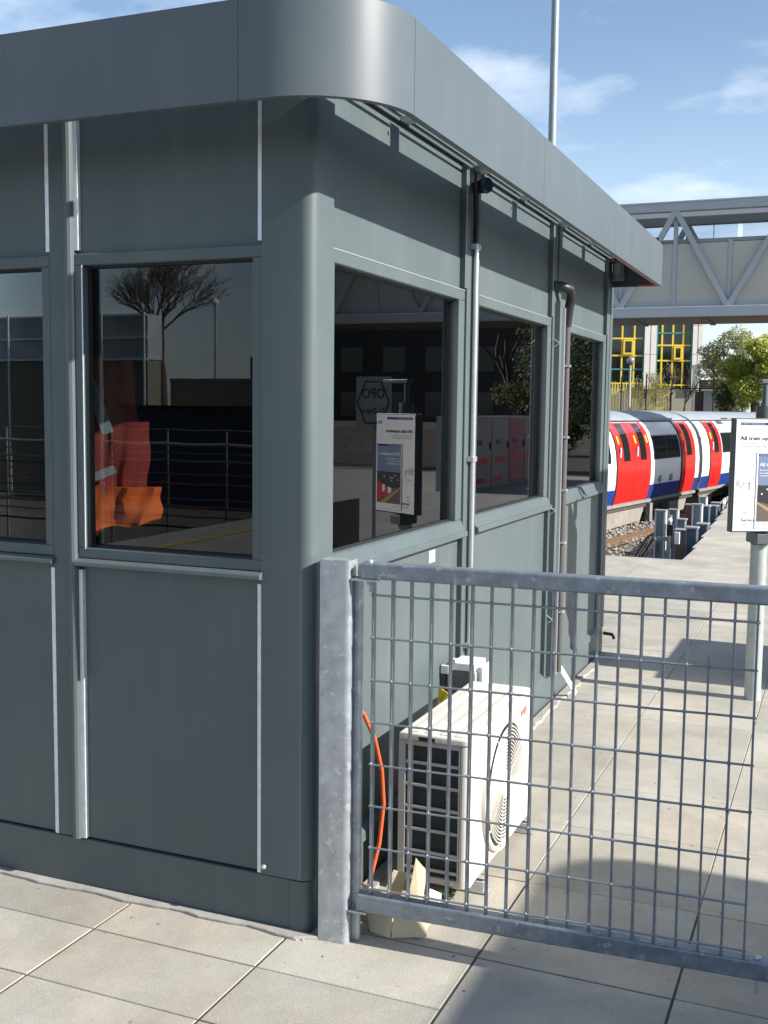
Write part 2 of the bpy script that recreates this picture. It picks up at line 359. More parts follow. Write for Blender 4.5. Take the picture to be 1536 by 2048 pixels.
# paving: near slabs one by one; joints follow the 0.6 m grid seen in the picture
slab_cache = {}
NSLAB = [0]
def slab(x0, x1, y0, y1, z=0.0, m=SLAB):
    w, l = round(x1 - x0, 3), round(y1 - y0, 3); near = y1 < 0.75; key = (w, l, near)
    if key not in slab_cache:
        c = 0.0022; t = 0.04
        a = MB(); hw, hl = w / 2 - (0.0038 if near else 0.0014), l / 2 - (0.0028 if near else 0.0009)
        a.v = [(-hw, -hl, -t), (hw, -hl, -t), (hw, hl, -t), (-hw, hl, -t), (-hw, -hl, -c), (hw, -hl, -c), (hw, hl, -c), (-hw, hl, -c),
               (-hw + c, -hl + c, 0), (hw - c, -hl + c, 0), (hw - c, hl - c, 0), (-hw + c, hl - c, 0)]
        a.f = [(8, 9, 10, 11)] + [(i, (i + 1) % 4, (i + 1) % 4 + 4, i + 4) for i in range(4)] + [(i + 4, (i + 1) % 4 + 4, (i + 1) % 4 + 8, i + 8) for i in range(4)]
        me = a.mesh('paving_slab'); me.materials.append(m); slab_cache[key] = me
    o = bpy.data.objects.new('paving_slab', slab_cache[key]); COL.objects.link(o); o.parent = deck_o
    o.location = ((x0 + x1) / 2, (y0 + y1) / 2, z + rnd.uniform(-0.0008, 0.0014)); o.rotation_euler = (rnd.uniform(-.001, .001), rnd.uniform(-.001, .001), rnd.choice((0, PI)) + rnd.uniform(-.0012, .0012))
    NSLAB[0] += 1
xs = [0.53 + 0.6 * k for k in range(-3, 4)]
rows_r = [-2.3, -1.7, -1.1, -0.5, 0.1, 0.7, 1.3, 1.83, 2.43, 3.03, 3.63, 4.23, 4.83, 5.43, 6.03, 6.63, 7.23]
rows_l = [-2.35, -1.75, -1.15, -0.55, -0.23, 0.1, 0.7, 1.3, 1.83, 2.43, 3.03, 3.63, 4.23, 4.83, 5.43, 6.03, 6.63, 7.23]
for i in range(len(xs) - 1):
    rows = rows_r if xs[i] > 0.5 else rows_l
    for j in range(len(rows) - 1):
        if xs[i + 1] < -0.05 and rows[j] > 0.05 and rows[j + 1] < 4.6: continue
        slab(xs[i], xs[i + 1], rows[j], rows[j + 1])
for k in (-4, -5, -6, -7):
    x0 = 0.53 + 0.6 * k
    for j in range(5): slab(x0, x0 + 0.6, rows_l[j], rows_l[j + 1])
# larger concrete flags towards the platform end
xb = [-2.8, -1.65, -0.5, 0.65, 1.8, 2.95]; yb = [7.23, 8.1, 9.0, 9.9]
for i in range(5):
    for j in range(3):
        slab(xb[i], xb[i + 1], yb[j], yb[j + 1])
for j in range(12):
    y0 = 9.9 + j * 1.3; xe = -0.12 - (y0 + 1.3 - 9.95) * 0.036
    for i, (a_, b_) in enumerate(((xe, 0.65), (0.65, 1.8), (1.8, 2.95))): slab(a_, b_, y0, y0 + 1.3)
# the rest of the deck is paved as one surface (same colour, too far out of view to pick slabs apart)
def pav_mat():
    m = bpy.data.materials.new('paving_field'); m.use_nodes = True; t = m.node_tree; b = t.nodes['Principled BSDF']; b.inputs['Roughness'].default_value = 0.88
    co = N(t, 'ShaderNodeTexCoord'); br = N(t, 'ShaderNodeTexBrick'); br.offset = 0; br.inputs['Scale'].default_value = 1
    br.inputs['Brick Width'].default_value = 0.6; br.inputs['Row Height'].default_value = 0.6; br.inputs['Mortar Size'].default_value = 0.005
    br.inputs['Color1'].default_value = (0.40, 0.38, 0.34, 1); br.inputs['Color2'].default_value = (0.36, 0.34, 0.305, 1); br.inputs['Mortar'].default_value = (0.1, 0.09, 0.075, 1)
    t.links.new(co.outputs['Object'], br.inputs['Vector']); t.links.new(br.outputs['Color'], b.inputs['Base Color']); return m
PAVF = pav_mat()
for P in ([(-6.85, -40), (15.9, -40), (15.9, -2.35), (-6.85, -2.35)], [(2.95, -2.35), (15.9, -2.35), (15.9, 26), (2.95, 26)], [(-6.85, -2.35), (-3.67, -2.35), (-3.67, 9.75), (-6.85, 9.75)]):
    sheet('paving', P, -0.002, PAVF)
sheet('yellow_platform_line', [(-6.15, -40), (-6.0, -40), (-6.0, 4), (-6.15, 4)], 0.003, YLINE)
# mortar fillet where the kiosk meets the paving
fil = MB(); q_ = [(-4.3 + 0.06 * i, -0.028 + rnd.uniform(-.008, .010)) for i in range(72)] + [(0.03, 0.0), (0.03, 0.012), (-4.3, 0.012)]
fil.prism(q_, 'z', -0.01, 0.011); fil.build('mortar_fillet', CONC, None, bevel=0.004, kind='structure')
fil = MB(); q_ = [(0.0, 0.14)] + [(0.052 + rnd.uniform(-.012, .014), 0.14 + 0.07 * i) for i in range(64)] + [(0.0, 4.6)]
fil.prism(q_, 'z', -0.01, 0.014); fil.build('mortar_fillet', CONC, None, bevel=0.004, kind='structure')
lump = MB()
for q in range(14): lump.sphere((rnd.uniform(-0.10, 0.02), rnd.uniform(-0.030, 0.0), 0.002), rnd.uniform(0.003, 0.009), 6, 4, 0.5)
for q in range(30): lump.sphere((rnd.uniform(0.04, 0.08), rnd.uniform(0.2, 4.6), 0.002), rnd.uniform(0.003, 0.008), 6, 4, 0.5)
lump.build('mortar_crumbs', CONC, None, kind='stuff')
# small debris on the slabs
deb = MB()
for _ in range(70):
    x, y = rnd.uniform(-1.3, 1.8), rnd.uniform(-0.9, 5); s_ = rnd.uniform(0.0015, 0.0045)
    if x < 0.05 and y > -0.03: x = 0.05 + abs(x)
    a = rnd.uniform(0, 6.28)
    deb.beam((x, y, s_ * 0.4), (x + s_ * 1.6 * math.cos(a), y + s_ * 1.6 * math.sin(a), s_ * 0.4), s_, s_ * 0.7)
deb.build('debris', mat('dead_leaf', (0.13, 0.085, 0.05), rough=0.9), None, kind='stuff')

# ------------------------------------------------------------------ kiosk
ZP, ZS, ZW, ZT = 0.18, 1.149, 2.203, 2.73     # plinth top, sill bottom, window top, wall top
def make_kiosk():
    K = thing('kiosk', 'slate grey prefabricated platform kiosk with dark tinted windows and curved overhanging fascia', 'kiosk', (0, 0, 0))
    XL, YE = -4.30, 4.66
    # ---- plinth
    part('plinth', PAINT, K, XL, -0.078, 0.012, 0.05, 0.0, ZP - 0.004, bevel=0.003)
    part('plinth', PAINT, K, -0.05, -0.012, 0.16, YE, 0.0, ZP - 0.004, bevel=0.003)
    pc = MB(); pts = [(-0.076, 0.05), (-0.076, 0.008)] + [(-0.044 + 0.034 * math.cos(a), 0.042 + 0.034 * math.sin(a)) for a in [(-PI / 2) + PI / 2 * i / 6 for i in range(7)]] + [(-0.010, 0.158), (-0.05, 0.158)]
    pc.prism(pts, 'z', 0.0, ZP - 0.004); pc.build('plinth_corner', PAINT, K, smooth=True)
    # rear and left closing walls, floor, ceiling
    part('rear_wall', INT, K, XL, -0.06, YE - 0.05, YE - 0.002, ZP, ZT)
    part('side_wall', INT, K, XL, XL + 0.05, 0.06, YE - 0.06, ZP, ZT)
    part('floor', INT, K, XL + 0.06, -0.09, 0.09, YE - 0.06, 0.16, 0.20)
    part('ceiling', INT, K, XL + 0.06, -0.09, 0.09, YE - 0.06, 2.52, 2.56)
    # ---- roof
    part('roof', PAINT, K, XL, 0.004, 0.0, YE, ZT + 0.012, 2.86, bevel=0.004)
    part('roof_seam', GASK, K, XL + 0.02, -0.004, 0.006, YE - 0.01, ZT, ZT + 0.0125)
    # ---- corner post (rounded)
    cp = MB(); r = 0.042
    pts = [(-0.179, 0.055), (-0.179, 0.0)] + [(-r + r * math.cos(a), r + r * math.sin(a)) for a in [(-PI / 2) + PI / 2 * i / 10 for i in range(11)]] + [(0.0, 0.146), (-0.055, 0.146), (-0.055, 0.055)]
    cp.prism(pts, 'z', ZP + 0.004, ZT - 0.001); cp.build('corner_post', PAINT, K, smooth=True)
    fp = MB(); pts = [(0.0, 4.47), (0.0, YE - 0.03), (-0.03, YE), (-0.15, YE), (-0.15, YE - 0.049), (-0.055, 4.6), (-0.055, 4.47)]
    fp.prism(pts, 'z', ZP + 0.004, ZT - 0.001); fp.build('corner_post', PAINT, K, bevel=0.004)
    part('post_groove', GASK, K, -0.02, 0.0015, 4.535, 4.543, ZP + 0.02, ZT - 0.02)
    # ---- front bays (x), wall plane y = 0
    def front_bay(x0, x1):
        part('wall_panel', PAINT, K, x0, x1, 0.022, 0.06, ZW, ZT - 0.001)
        part('wall_panel', PAINT, K, x0, x1, 0.022, 0.06, ZP + 0.004, ZS + 0.02)
        for xa, xb_ in ((x0, x0 + 0.015), (x1 - 0.015, x1)):
            part('trim_strip', TRIM, K, xa, xb_, 0.004, 0.0215, ZW + 0.012, ZT - 0.003)
            part('trim_strip', TRIM, K, xa, xb_, 0.004, 0.0215, ZP + 0.004, ZS - 0.012)
        # frame
        f = MB(); fw_ = 0.034
        f.box(x0, x1, 0.002, 0.058, ZW - 0.038, ZW); f.box(x0, x1, 0.002, 0.058, ZS + 0.03, ZS + 0.066)
        f.box(x0, x0 + fw_, 0.002, 0.058, ZS + 0.066, ZW - 0.038); f.box(x1 - fw_, x1, 0.002, 0.058, ZS + 0.066, ZW - 0.038)
        fo = f.build('window_frame', PAINT, K, bevel=0.0035)
        g = MB(); gx0, gx1, gz0, gz1 = x0 + fw_, x1 - fw_, ZS + 0.066, ZW - 0.038
        t = 0.007
        for a in ((gx0, gx1, 0.03, 0.045, gz1 - t, gz1), (gx0, gx1, 0.03, 0.045, gz0, gz0 + t), (gx0, gx0 + t, 0.03, 0.045, gz0 + t, gz1 - t), (gx1 - t, gx1, 0.03, 0.045, gz0 + t, gz1 - t)): g.box(*a)
        g.build('gasket', GASK, fo)
        part('window_pane', KGL, fo, gx0, gx1, 0.0455, 0.0495, gz0, gz1)
        # inner edge strip catching light, and sill
        part('glazing_bead', TRIM, fo, gx0 - 0.003, gx0, -0.001, 0.0015, gz0 - 0.004, gz1)
        sl = MB(); sl.prism([(0.0015, ZS + 0.0295), (-0.016, ZS + 0.018), (-0.018, ZS + 0.004), (0.02, ZS)], 'x', x0 - 0.008, x1 + 0.004)
        sl.build('window_sill', PAINT, K, bevel=0.003)
    def front_mullion(x0, x1):
        m_ = MB(); xm = x1 - 0.035
        m_.prism([(x0, 0.06), (x0, 0.004), (xm, 0.004), (xm, -0.006), (xm + 0.008, -0.013), (xm + 0.022, -0.016), (x1 - 0.004, -0.011), (x1, 0.0), (x1, 0.06)], 'z', ZP + 0.004, ZT - 0.001)
        m_.build('mullion', PAINT, K, smooth=True)
    xr = -0.179
    for i in range(5):
        xl = xr - 0.715; front_bay(xl, xr); front_mullion(xl - 0.103, xl); xr = xl - 0.103
    part('corner_post', PAINT, K, XL, xr, 0.0, 0.06, ZP + 0.004, ZT - 0.001)
    MB().sphere((-0.168, 0.0, ZP + 0.028), 0.009, 12, 8).build('screw_cap', GALVP, K)
    # ---- right-hand bays (y), wall plane x = 0
    def side_bay(y0, y1, sashes):
        part('wall_panel', PAINT, K, -0.06, -0.026, y0, y1, ZW, ZT - 0.001)
        part('wall_panel', PAINT, K, -0.06, -0.026, y0, y1, ZP + 0.004, ZS + 0.02)
        part('edge_strip', PAINT, K, -0.0255, -0.001, y1 - 0.03, y1, ZW + 0.01, ZT - 0.002, bevel=0.002)
        f = MB(); w = 0.03
        f.box(-0.058, -0.010, y0, y1, ZW - 0.042, ZW); f.box(-0.058, -0.010, y0, y1, ZS + 0.045, ZS + 0.074)
        f.box(-0.058, -0.010, y0, y0 + 0.03, ZS + 0.074, ZW - 0.042); f.box(-0.058, -0.010, y1 - 0.075, y1, ZS + 0.074, ZW - 0.042)
        fo = f.build('window_frame', PAINT, K, bevel=0.0035)
        part('drip_strip', mat('pale_edge', (0.30, 0.31, 0.31), rough=0.5), fo, -0.012, -0.008, y0 + 0.002, y1 - 0.002, ZW + 0.001, ZW + 0.004)
        gy0, gy1, gz0, gz1 = y0 + 0.03, y1 - 0.075, ZS + 0.074, ZW - 0.042
        g = MB(); t = 0.008
        for a in ((-0.046, -0.036, gy0, gy1, gz1 - t, gz1), (-0.046, -0.036, gy0, gy1, gz0, gz0 + t), (-0.046, -0.036, gy0, gy0 + t, gz0 + t, gz1 - t), (-0.046, -0.036, gy1 - t, gy1, gz0 + t, gz1 - t)): g.box(*a)
        g.build('gasket', GASK, fo)
        part('window_pane', KGL, fo, -0.0505, -0.0465, gy0, gy1, gz0, gz1)
        if sashes:   # inner sliding sash stiles seen behind the glass
            for q in sashes: part('sash_stile', TRIM, fo, -0.082, -0.062, gy1 - q, gy1 - q + 0.012, gz0, gz1)
        sl = MB(); sl.prism([(-0.009, ZS + 0.0445), (-0.009, ZS + 0.07), (0.006, ZS + 0.028), (0.018, ZS + 0.024), (0.019, ZS + 0.002), (-0.02, ZS)], 'y', y0 - 0.002, y1 + 0.012)
        sl.build('window_sill', PAINT, K, bevel=0.003)
    side_bay(0.146, 1.475, (0.16, 0.085, 0.03)); side_bay(1.643, 2.97, (0.27, 0.02)); side_bay(3.14, 4.47, (0.12, 0.03))
    for y0, y1 in ((1.475, 1.643), (2.97, 3.14)):
        part('mullion', PAINT, K, -0.06, 0.0, y0, y0 + 0.07, ZP + 0.004, ZT - 0.001, bevel=0.004)
        part('mullion', PAINT, K, -0.06, 0.0, y1 - 0.07, y1, ZP + 0.004, ZT - 0.001, bevel=0.004)
        part('mullion_channel', GASK, K, -0.06, -0.02, y0 + 0.0705, y1 - 0.0705, ZP + 0.004, ZT - 0.001)
    # bottom rail of the right side
    bt = MB(); bt.prism([(-0.0255, ZP + 0.03), (-0.004, ZP + 0.012), (-0.002, ZP - 0.02), (-0.0255, ZP - 0.02)], 'y', 0.147, 4.469); bt.build('bottom_rail', PAINT, K)
    # ---- fascia, standing 0.33 m off the wall
    OV, R, Z0, Z1 = 0.33, 0.31, 2.54, 2.81
    prof = [(0, Z0), (0, Z1), (0.035, Z1), (0.035, Z1 - 0.004), (0.005, Z1 - 0.004), (0.005, Z0 + 0.004), (0.024, Z0 + 0.004), (0.024, Z0)]
    def pan(path, name='fascia_panel', m=FASC): MB().sweep(path, prof).build(name, m, K, smooth=True)
    g = 0.0012
    pan([(-4.62, -OV), (-2.05 - g, -OV)]); pan([(-2.05 + g, -OV), (-0.07 - g, -OV)])
    arc = [(OV - R + R * math.cos(a), -OV + R + R * math.sin(a)) for a in [(-PI / 2) + PI / 2 * i / 28 for i in range(29)]]
    pan([(-0.07 + g, -OV)] + arc)
    pan([(OV, -0.02 + 2 * g), (OV, 1.45 - g)]); pan([(OV, 1.45 + g), (OV, 2.95 - g)]); pan([(OV, 2.95 + g), (OV, 4.57)])
    part('fascia_panel', FASC, K, -0.3, OV - 0.006, 4.571, 4.578, Z0, Z1)
    part('fascia_shade_sheet', PAINT_SHADE, K, 0.02, OV - 0.026, 4.562, 4.570, Z0 + 0.006, Z1 + 0.05)  # dark sheet painting the shade on the far return's inner face
    part('edge_trim', REDT, K, OV - 0.031, OV - 0.0255, 2.98, 4.56, Z0 - 0.001, Z0 + 0.012)
    part('edge_trim', REDT, K, 0.18, OV - 0.032, 4.555, 4.561, Z0 - 0.001, Z0 + 0.012)
    # left end of the fascia
    MB().sweep([(-4.62, 0.3), (-4.62, -OV + 0.002)], prof).build('fascia_panel', FASC, K)
    # brackets
    for y, w in ((0.70, 0.085), (1.56, 0.165), (2.25, 0.085), (3.055, 0.165), (3.78, 0.085), (4.50, 0.10)):
        part('bracket', GALV, K, 0.0045, OV - 0.006, y - w / 2, y + w / 2, 2.722, 2.729)
        MB().sphere((0.056, y - 0.06, 2.716), 0.0075, 10, 6).build('bolt', GALVP, K)
        part('bracket', GALV, K, OV - 0.012, OV - 0.0055, y - 0.03, y + 0.03, 2.56, 2.7215)
    ye = [0.15, 0.655, 0.745, 1.475, 1.645, 2.205, 2.295, 2.97, 3.14, 3.735, 3.825, 4.45]
    for a, b in zip(ye[0::2], ye[1::2]): part('eaves_rail', PAINT, K, 0.0045, 0.014, a, b, 2.712, 2.7215, bevel=0.003)
    for i in range(6):
        x = -0.23 - 0.818 * i; part('bracket', GALV, K, x - 0.04, x + 0.04, -OV + 0.006, -0.001, 2.722, 2.729)
    # lamp under the far corner
    MB().tube([(0.060, 4.47, 2.69), (0.060, 4.47, 2.575)], [0.036, 0.042], 14).build('bulkhead_lamp', LAMPG, K)
    part('lamp_bracket', IRON, K, 0.0, 0.09, 4.43, 4.51, 2.69, 2.70)
    # ---- conduit and devices fixed to mullion 1
    x = 0.017
    MB().tube([(x, 1.535, 2.40), (x, 1.535, 0.62)], 0.0115, 12).build('conduit', GALVP, K)
    MB().tube([(0.02, 1.50, 2.66), (x, 1.52, 2.56), (x, 1.535, 2.50), (x, 1.535, 2.40)], 0.012, 10).build('cable_gland', BLACK, K)
    for z in (2.395, 1.485, 0.66): part('pipe_clip', GALVP, K, 0.0005, 0.030, 1.505, 1.562, z - 0.011, z + 0.011, bevel=0.002)
    MB().tube([(0.0, 1.55, 2.645), (0.055, 1.53, 2.65)], [0.022, 0.034], 16).build('camera_housing', BLACK, K)
    MB().tube([(0.056, 1.53, 2.65), (0.070, 1.525, 2.65)], [0.035, 0.030], 16).build('camera_dome', mat('smoked_lens', (0.02, 0.04, 0.07), rough=0.15), K)
    MB().tube([(0.011, 1.60, 0.9), (0.011, 1.60, 0.55)], 0.005, 8).build('cable', BLACK, K)
    # isolator box on the wall
    part('isolator_box', mat('isolator_grey', (0.16, 0.175, 0.18), rough=0.5), K, 0.012, 0.112, 1.30, 1.42, 0.44, 0.602, bevel=0.004)
    iso = MB(); iso.box(0.02, 0.128, 1.285, 1.43, 0.6025, 0.635); iso.box(0.1125, 0.132, 1.285, 1.43, 0.50, 0.602); iso.box(-0.02, 0.016, 1.27, 1.285, 0.585, 0.622); iso.box(0.028, 0.044, 1.28, 1.30, 0.635, 0.652)
    iso.box(0.145, 0.160, 1.29, 1.42, 0.54, 0.625)
    iso.build('isolator_bracket', WHITE, K, bevel=0.003)
    MB().beam((0.004, 1.28, 0.585), (0.004, 1.28, 0.49), 0.010, 0.012).build('isolator_lever', BLACK, K)
    MB().beam((-0.02, 1.262, 0.47), (0.002, 1.262, 0.515), 0.005, 0.034).build('yellow_tag', YEL, K)
    part('yellow_tag', YEL, K, 0.048, 0.060, 1.29, 1.299, 0.485, 0.515)
    MB().tube([(0.0, 1.27, 0.495), (-0.006, 1.268, 0.455), (0.008, 1.268, 0.45), (0.014, 1.27, 0.49)], 0.0045, 6).build('padlock', GALVP, K)
    part('red_clip', mat('red_plastic', (0.6, 0.03, 0.02), rough=0.4), K, 0.150, 0.19, 1.33, 1.36, 0.522, 0.53)
    part('rating_plate', WHITE, K, -0.0255, -0.022, 1.115, 1.185, 1.075, 1.125, bevel=0.001)
    # ---- tray and insulated pipe on mullion 2
    part('cable_tray', GALVP, K, 0.0005, 0.045, 3.055, 3.075, 0.19, 2.27, bevel=0.001)
    part('cable_tray', mat('tray_back', (0.15, 0.175, 0.185), rough=0.5, metal=0.4), K, 0.0005, 0.03, 3.0, 3.054, 0.19, 2.3)
    MB().tube([(0.045, 3.105, 0.20), (0.045, 3.105, 2.18)], 0.021, 12).build('insulated_pipe', INSUL, K)
    MB().tube([(0.045, 3.105, 2.17), (0.055, 3.10, 2.27), (0.07, 3.09, 2.33), (0.07, 3.05, 2.37), (0.03, 3.0, 2.385), (-0.01, 2.98, 2.385)], [0.024, 0.026, 0.027, 0.027, 0.027, 0.027], 14).build('pipe_elbow', BLACK, K)
    for z in (1.95, 1.55, 1.25, 0.95, 0.55): part('pipe_clip', GALVP, K, 0.0465, 0.070, 3.08, 3.13, z - 0.006, z + 0.006)
    for z in (2.05, 1.12, 0.5): MB().tube([(0.001, 2.985, z), (0.035, 2.985, z + 0.02), (0.001, 2.985, z + 0.045)], 0.004, 6).build('hook', GALVP, K)
    MB().beam((0.03, 3.13, 0.25), (0.11, 3.30, 0.03), 0.008, 0.03).build('drain_outlet', WHITE, K)
    # small outlet near the far corner
    MB().tube([(0.0, 4.62, 0.14), (0.06, 4.64, 0.13), (0.07, 4.66, 0.10)], 0.012, 8).build('outlet_pipe', BLACK, K)
    return K
K = make_kiosk()

# ---- things inside the kiosk
jk = thing('jacket', 'orange hi-vis jacket with grey tape hanging behind the front window', 'jacket', (-0.95, 0.35, 1.25))
def drape(x0, x1, y, z0, z1, name, m, parent, amp=0.03, seed=0, slant=0.0):
    nx, nz = 18, 16; mb = MB(); turn = 0.17; rr = random.Random(seed); ph = [rr.uniform(0, 6) for _ in range(4)]
    for layer in (0, 1):
        for j in range(nz + 1):
            for i in range(nx + 1):
                u = i / nx; v = j / nz; x = x0 + (x1 - x0) * u; z = z0 + (z1 - z0) * v + slant * (u) * (1 - v)
                yy = y + amp * math.sin(u * 11 + ph[0] + v * 2) * (1 - 0.5 * v) + amp * 0.6 * math.sin(u * 23 + ph[1] - v * 3) + layer * 0.05 + turn * u - turn * 0.5
                mb.v.append((x + amp * 0.35 * math.sin(v * 9 + ph[2] + u * 3), yy, z + amp * math.sin(u * 9 + ph[3]) * (1 - v)))
    n1 = (nx + 1) * (nz + 1)
    for L in (0, n1):
        for j in range(nz):
            for i in range(nx):
                a = L + j * (nx + 1) + i; mb.f.append((a, a + 1, a + nx + 2, a + nx + 1))
    for i in range(nx):
        for row in (0, nz):
            a = row * (nx + 1) + i; mb.f.append((a, a + 1, a + 1 + n1, a + n1))
    for j in range(nz):
        for i in (0, nx):
            a = j * (nx + 1) + i; mb.f.append((a, a + nx + 1, a + nx + 1 + n1, a + n1))
    mb.sm = True
    return mb.build(name, m, parent, smooth=True)
drape(-1.08, -0.83, 0.27, 1.21, 1.40, 'body', HIVIS, jk, seed=3, slant=0.07, amp=0.014)
drape(-1.07, -0.90, 0.29, 1.39, 1.64, 'hood', mat('hi_vis_cloth_shaded', (0.30, 0.035, 0.02), rough=0.85), jk, seed=8, amp=0.012)  # shade on the upper jacket put into a darker red cloth colour
drape(-1.06, -0.95, 0.28, 1.63, 1.87, 'sleeve', mat('hi_vis_cloth_shaded', (0.30, 0.035, 0.02)), jk, seed=5, amp=0.010)
t_ = MB(); t_.beam((-1.07, 0.165, 1.40), (-0.93, 0.262, 1.47), 0.005, 0.03); t_.build('reflective_band', REFLT, jk)
t_ = MB(); t_.beam((-1.00, 0.175, 1.85), (-0.93, 0.225, 1.60), 0.006, 0.04); t_.build('reflective_band', REFLT, jk)
t_ = MB(); t_.tube([(-0.92, 0.27, 1.83), (-0.92, 0.27, 2.52)], 0.003, 6); t_.build('hanger_cord', BLACK, jk)
dk = thing('desk', 'dark desk standing inside the kiosk under the side windows', 'desk', (-0.6, 2.4, 0.2))
part('desktop', INT, dk, -0.75, -0.12, 1.0, 4.3, 0.95, 0.98)
for y in (1.05, 4.2):
    part('leg', INT, dk, -0.73, -0.68, y, y + 0.05, 0.2, 0.949); part('leg', INT, dk, -0.18, -0.13, y, y + 0.05, 0.2, 0.949)
# dangling cables with a red tie inside window one
ck = MB(); ck.tube([(-0.35, 0.75, 2.50), (-0.36, 0.80, 2.2), (-0.34, 0.9, 2.05), (-0.36, 0.92, 1.85), (-0.30, 0.9, 1.6)], 0.006, 6)
tag(ck.build('hanging_cable', mat('brown_cable', (0.16, 0.05, 0.03), rough=0.6)), 'brown cable hanging from the ceiling inside the first side window', 'cable')
ch = MB()
for i in range(13):
    u = i / 12; ch.sphere((-0.30, 1.05 + 0.28 * u, 1.78 - 0.035 * math.sin(PI * u)), 0.007, 6, 4)
tag(ch.build('chain', mat('bright_chain', (0.8, 0.78, 0.7), rough=0.2, metal=0.8)), 'short bright chain strung across the first side window inside', 'chain')

# ------------------------------------------------------------------ mesh barrier
AF = math.atan2(0.073, 1.35)
fb = thing('mesh_barrier', 'galvanised steel post with wire mesh barrier panel bolted beside the kiosk corner', 'barrier', (0.030, 0.0, 0), rot=AF)
pm = MB(); r = 0.018
pts = [(0, 0.062), (0, 0)] + [(0.100 - r + r * math.cos(a), r + r * math.sin(a)) for a in [(-PI / 2) + PI / 2 * i / 6 for i in range(7)]] + [(0.100, 0.062)]
pm.prism(pts, 'z', 0, 1.232); pm.build('post', GALV, fb, smooth=True)
part('flange', GALV, fb, 0.112, 0.128, 0.036, 0.05, 0.0, 1.222, bevel=0.002)
part('flange_web', GALV, fb, 0.1005, 0.1118, 0.04, 0.046, 0.0, 1.18)
part('lug', GALV, fb, 0.1005, 0.185, 0.004, 0.034, 1.171, 1.177); part('lug', GALV, fb, 0.1005, 0.16, 0.004, 0.034, 0.108, 0.1135)
part('top_rail', GALVR, fb, 0.132, 1.52, 0.006, 0.052, 1.178, 1.228, bevel=0.006)
part('bottom_rail', GALVR, fb, 0.125, 1.365, 0.006, 0.052, 0.114, 0.170, bevel=0.006)
for x, z in ((0.155, 1.231), (1.33, 0.173)): MB().sphere((x, 0.028, z), 0.010, 12, 8, 0.7).build('bolt', GALVP, fb)
MB().tube([(0.155, 0.028, 1.171), (0.155, 0.028, 1.158)], 0.010, 6).build('nut', GALVP, fb); MB().tube([(0.155, 0.028, 1.158), (0.155, 0.028, 1.135)], 0.005, 8).build('bolt_shank', GALVP, fb)
MB().tube([(1.33, 0.028, 0.113), (1.33, 0.028, 0.07)], 0.006, 8).build('bolt_shank', GALVP, fb)
vb = MB().box(-0.0031, 0.0031, 0.018, 0.0415, 0.171, 1.1775).build('vertical_bar', GALVB, fb)
for i in range(19):
    o = vb if i == 0 else vb.copy()
    if i: COL.objects.link(o)
    o.location = (0.168 + 0.0625 * i, rnd.uniform(-.0006, .0006), 0); o.rotation_euler = (0, rnd.uniform(-.0012, .0012), rnd.uniform(-.05, .05))
for i in range(8):
    z = 1.129 - 0.1338 * i
    hr = MB(); hr.tube([(0.166 + 0.0625 * 18 * q / 9, 0.0155, z + rnd.uniform(-.0007, .0007) * (0 < q < 9)) for q in range(10)], 0.0035, 8)
    for q in range(19): hr.sphere((0.168 + 0.0625 * q + rnd.uniform(-.001, .001), 0.0165, z + rnd.uniform(-.0007, .0007)), rnd.uniform(0.0050, 0.0066), 7, 5)
    hr.build('horizontal_rod', GALVB, fb)
part('post', GALV, fb, 1.44, 1.54, -0.02, 0.06, 0, 1.177)
part('lug', GALV, fb, 1.366, 1.4395, 0.006, 0.04, 0.12, 0.126)

# ------------------------------------------------------------------ air-conditioner condenser
AX0, AX1, AY0, AY1, AZ0, AZ1 = 0.122, 0.385, 0.45, 1.25, 0.045, 0.578
ac = thing('air_conditioner', 'cream outdoor air conditioning condenser on feet behind the mesh barrier', 'air conditioner', (0.25, 0.85, 0))
# casing: bottom/top/back with rounded front corners; near end has the grille opening
cs = MB()
def rr_(x0, x1, y0, y1, r, n=6):
    out = [(x0, y0)] + [(x1 - r + r * math.cos(a), y0 + r + r * math.sin(a)) for a in [-PI / 2 + PI / 2 * i / n for i in range(n + 1)]]
    out += [(x1 - r + r * math.cos(a), y1 - r + r * math.sin(a)) for a in [PI / 2 * i / n for i in range(n + 1)]] + [(x0, y1)]
    return out
cs.prism(rr_(AX0 + 0.012, AX1, AY0 + 0.03, AY1, 0.028), 'z', AZ0 + 0.004, AZ1 - 0.03); cs.build('casing', CREAM, ac, smooth=True)
ce = MB(); ce.box(AX1 - 0.036, AX1 - 0.028, AY0, AY0 + 0.0295, AZ0, AZ1 - 0.03)
ce.build('casing_edge', CREAM, ac, bevel=0.004)
ce2 = MB(); ce2.prism([(AX1 - 0.0275, AY0 + 0.0)] + [(AX1 - 0.028 + 0.028 * math.cos(a), AY0 + 0.028 + 0.028 * math.sin(a)) for a in [-PI / 2 + PI / 2 * i / 8 for i in range(9)]] + [(AX1 - 0.0005, AY0 + 0.06), (AX1 - 0.0275, AY0 + 0.06)], 'z', AZ0 + 0.0, AZ1 - 0.03)
ce2.build('casing_corner', CREAM, ac, smooth=True)
lid = MB(); lid.prism(rr_(AX0, AX1 + 0.003, AY0 - 0.004, AY1 + 0.003, 0.030), 'z', AZ1 - 0.0295, AZ1 - 0.004); lid.build('lid', CREAM, ac, bevel=0.006, smooth=True)
for i in range(4):
    x = AX0 + 0.035 + 0.055 * i; part('lid_rib', CREAM, ac, x, x + 0.030, AY0 + 0.02, AY1 - 0.02, AZ1 - 0.0045, AZ1 - 0.0005, bevel=0.002)
part('base_pan', CREAMD, ac, AX0, AX1 - 0.029, AY0 + 0.002, AY0 + 0.03, AZ0, AZ0 + 0.022, bevel=0.003)
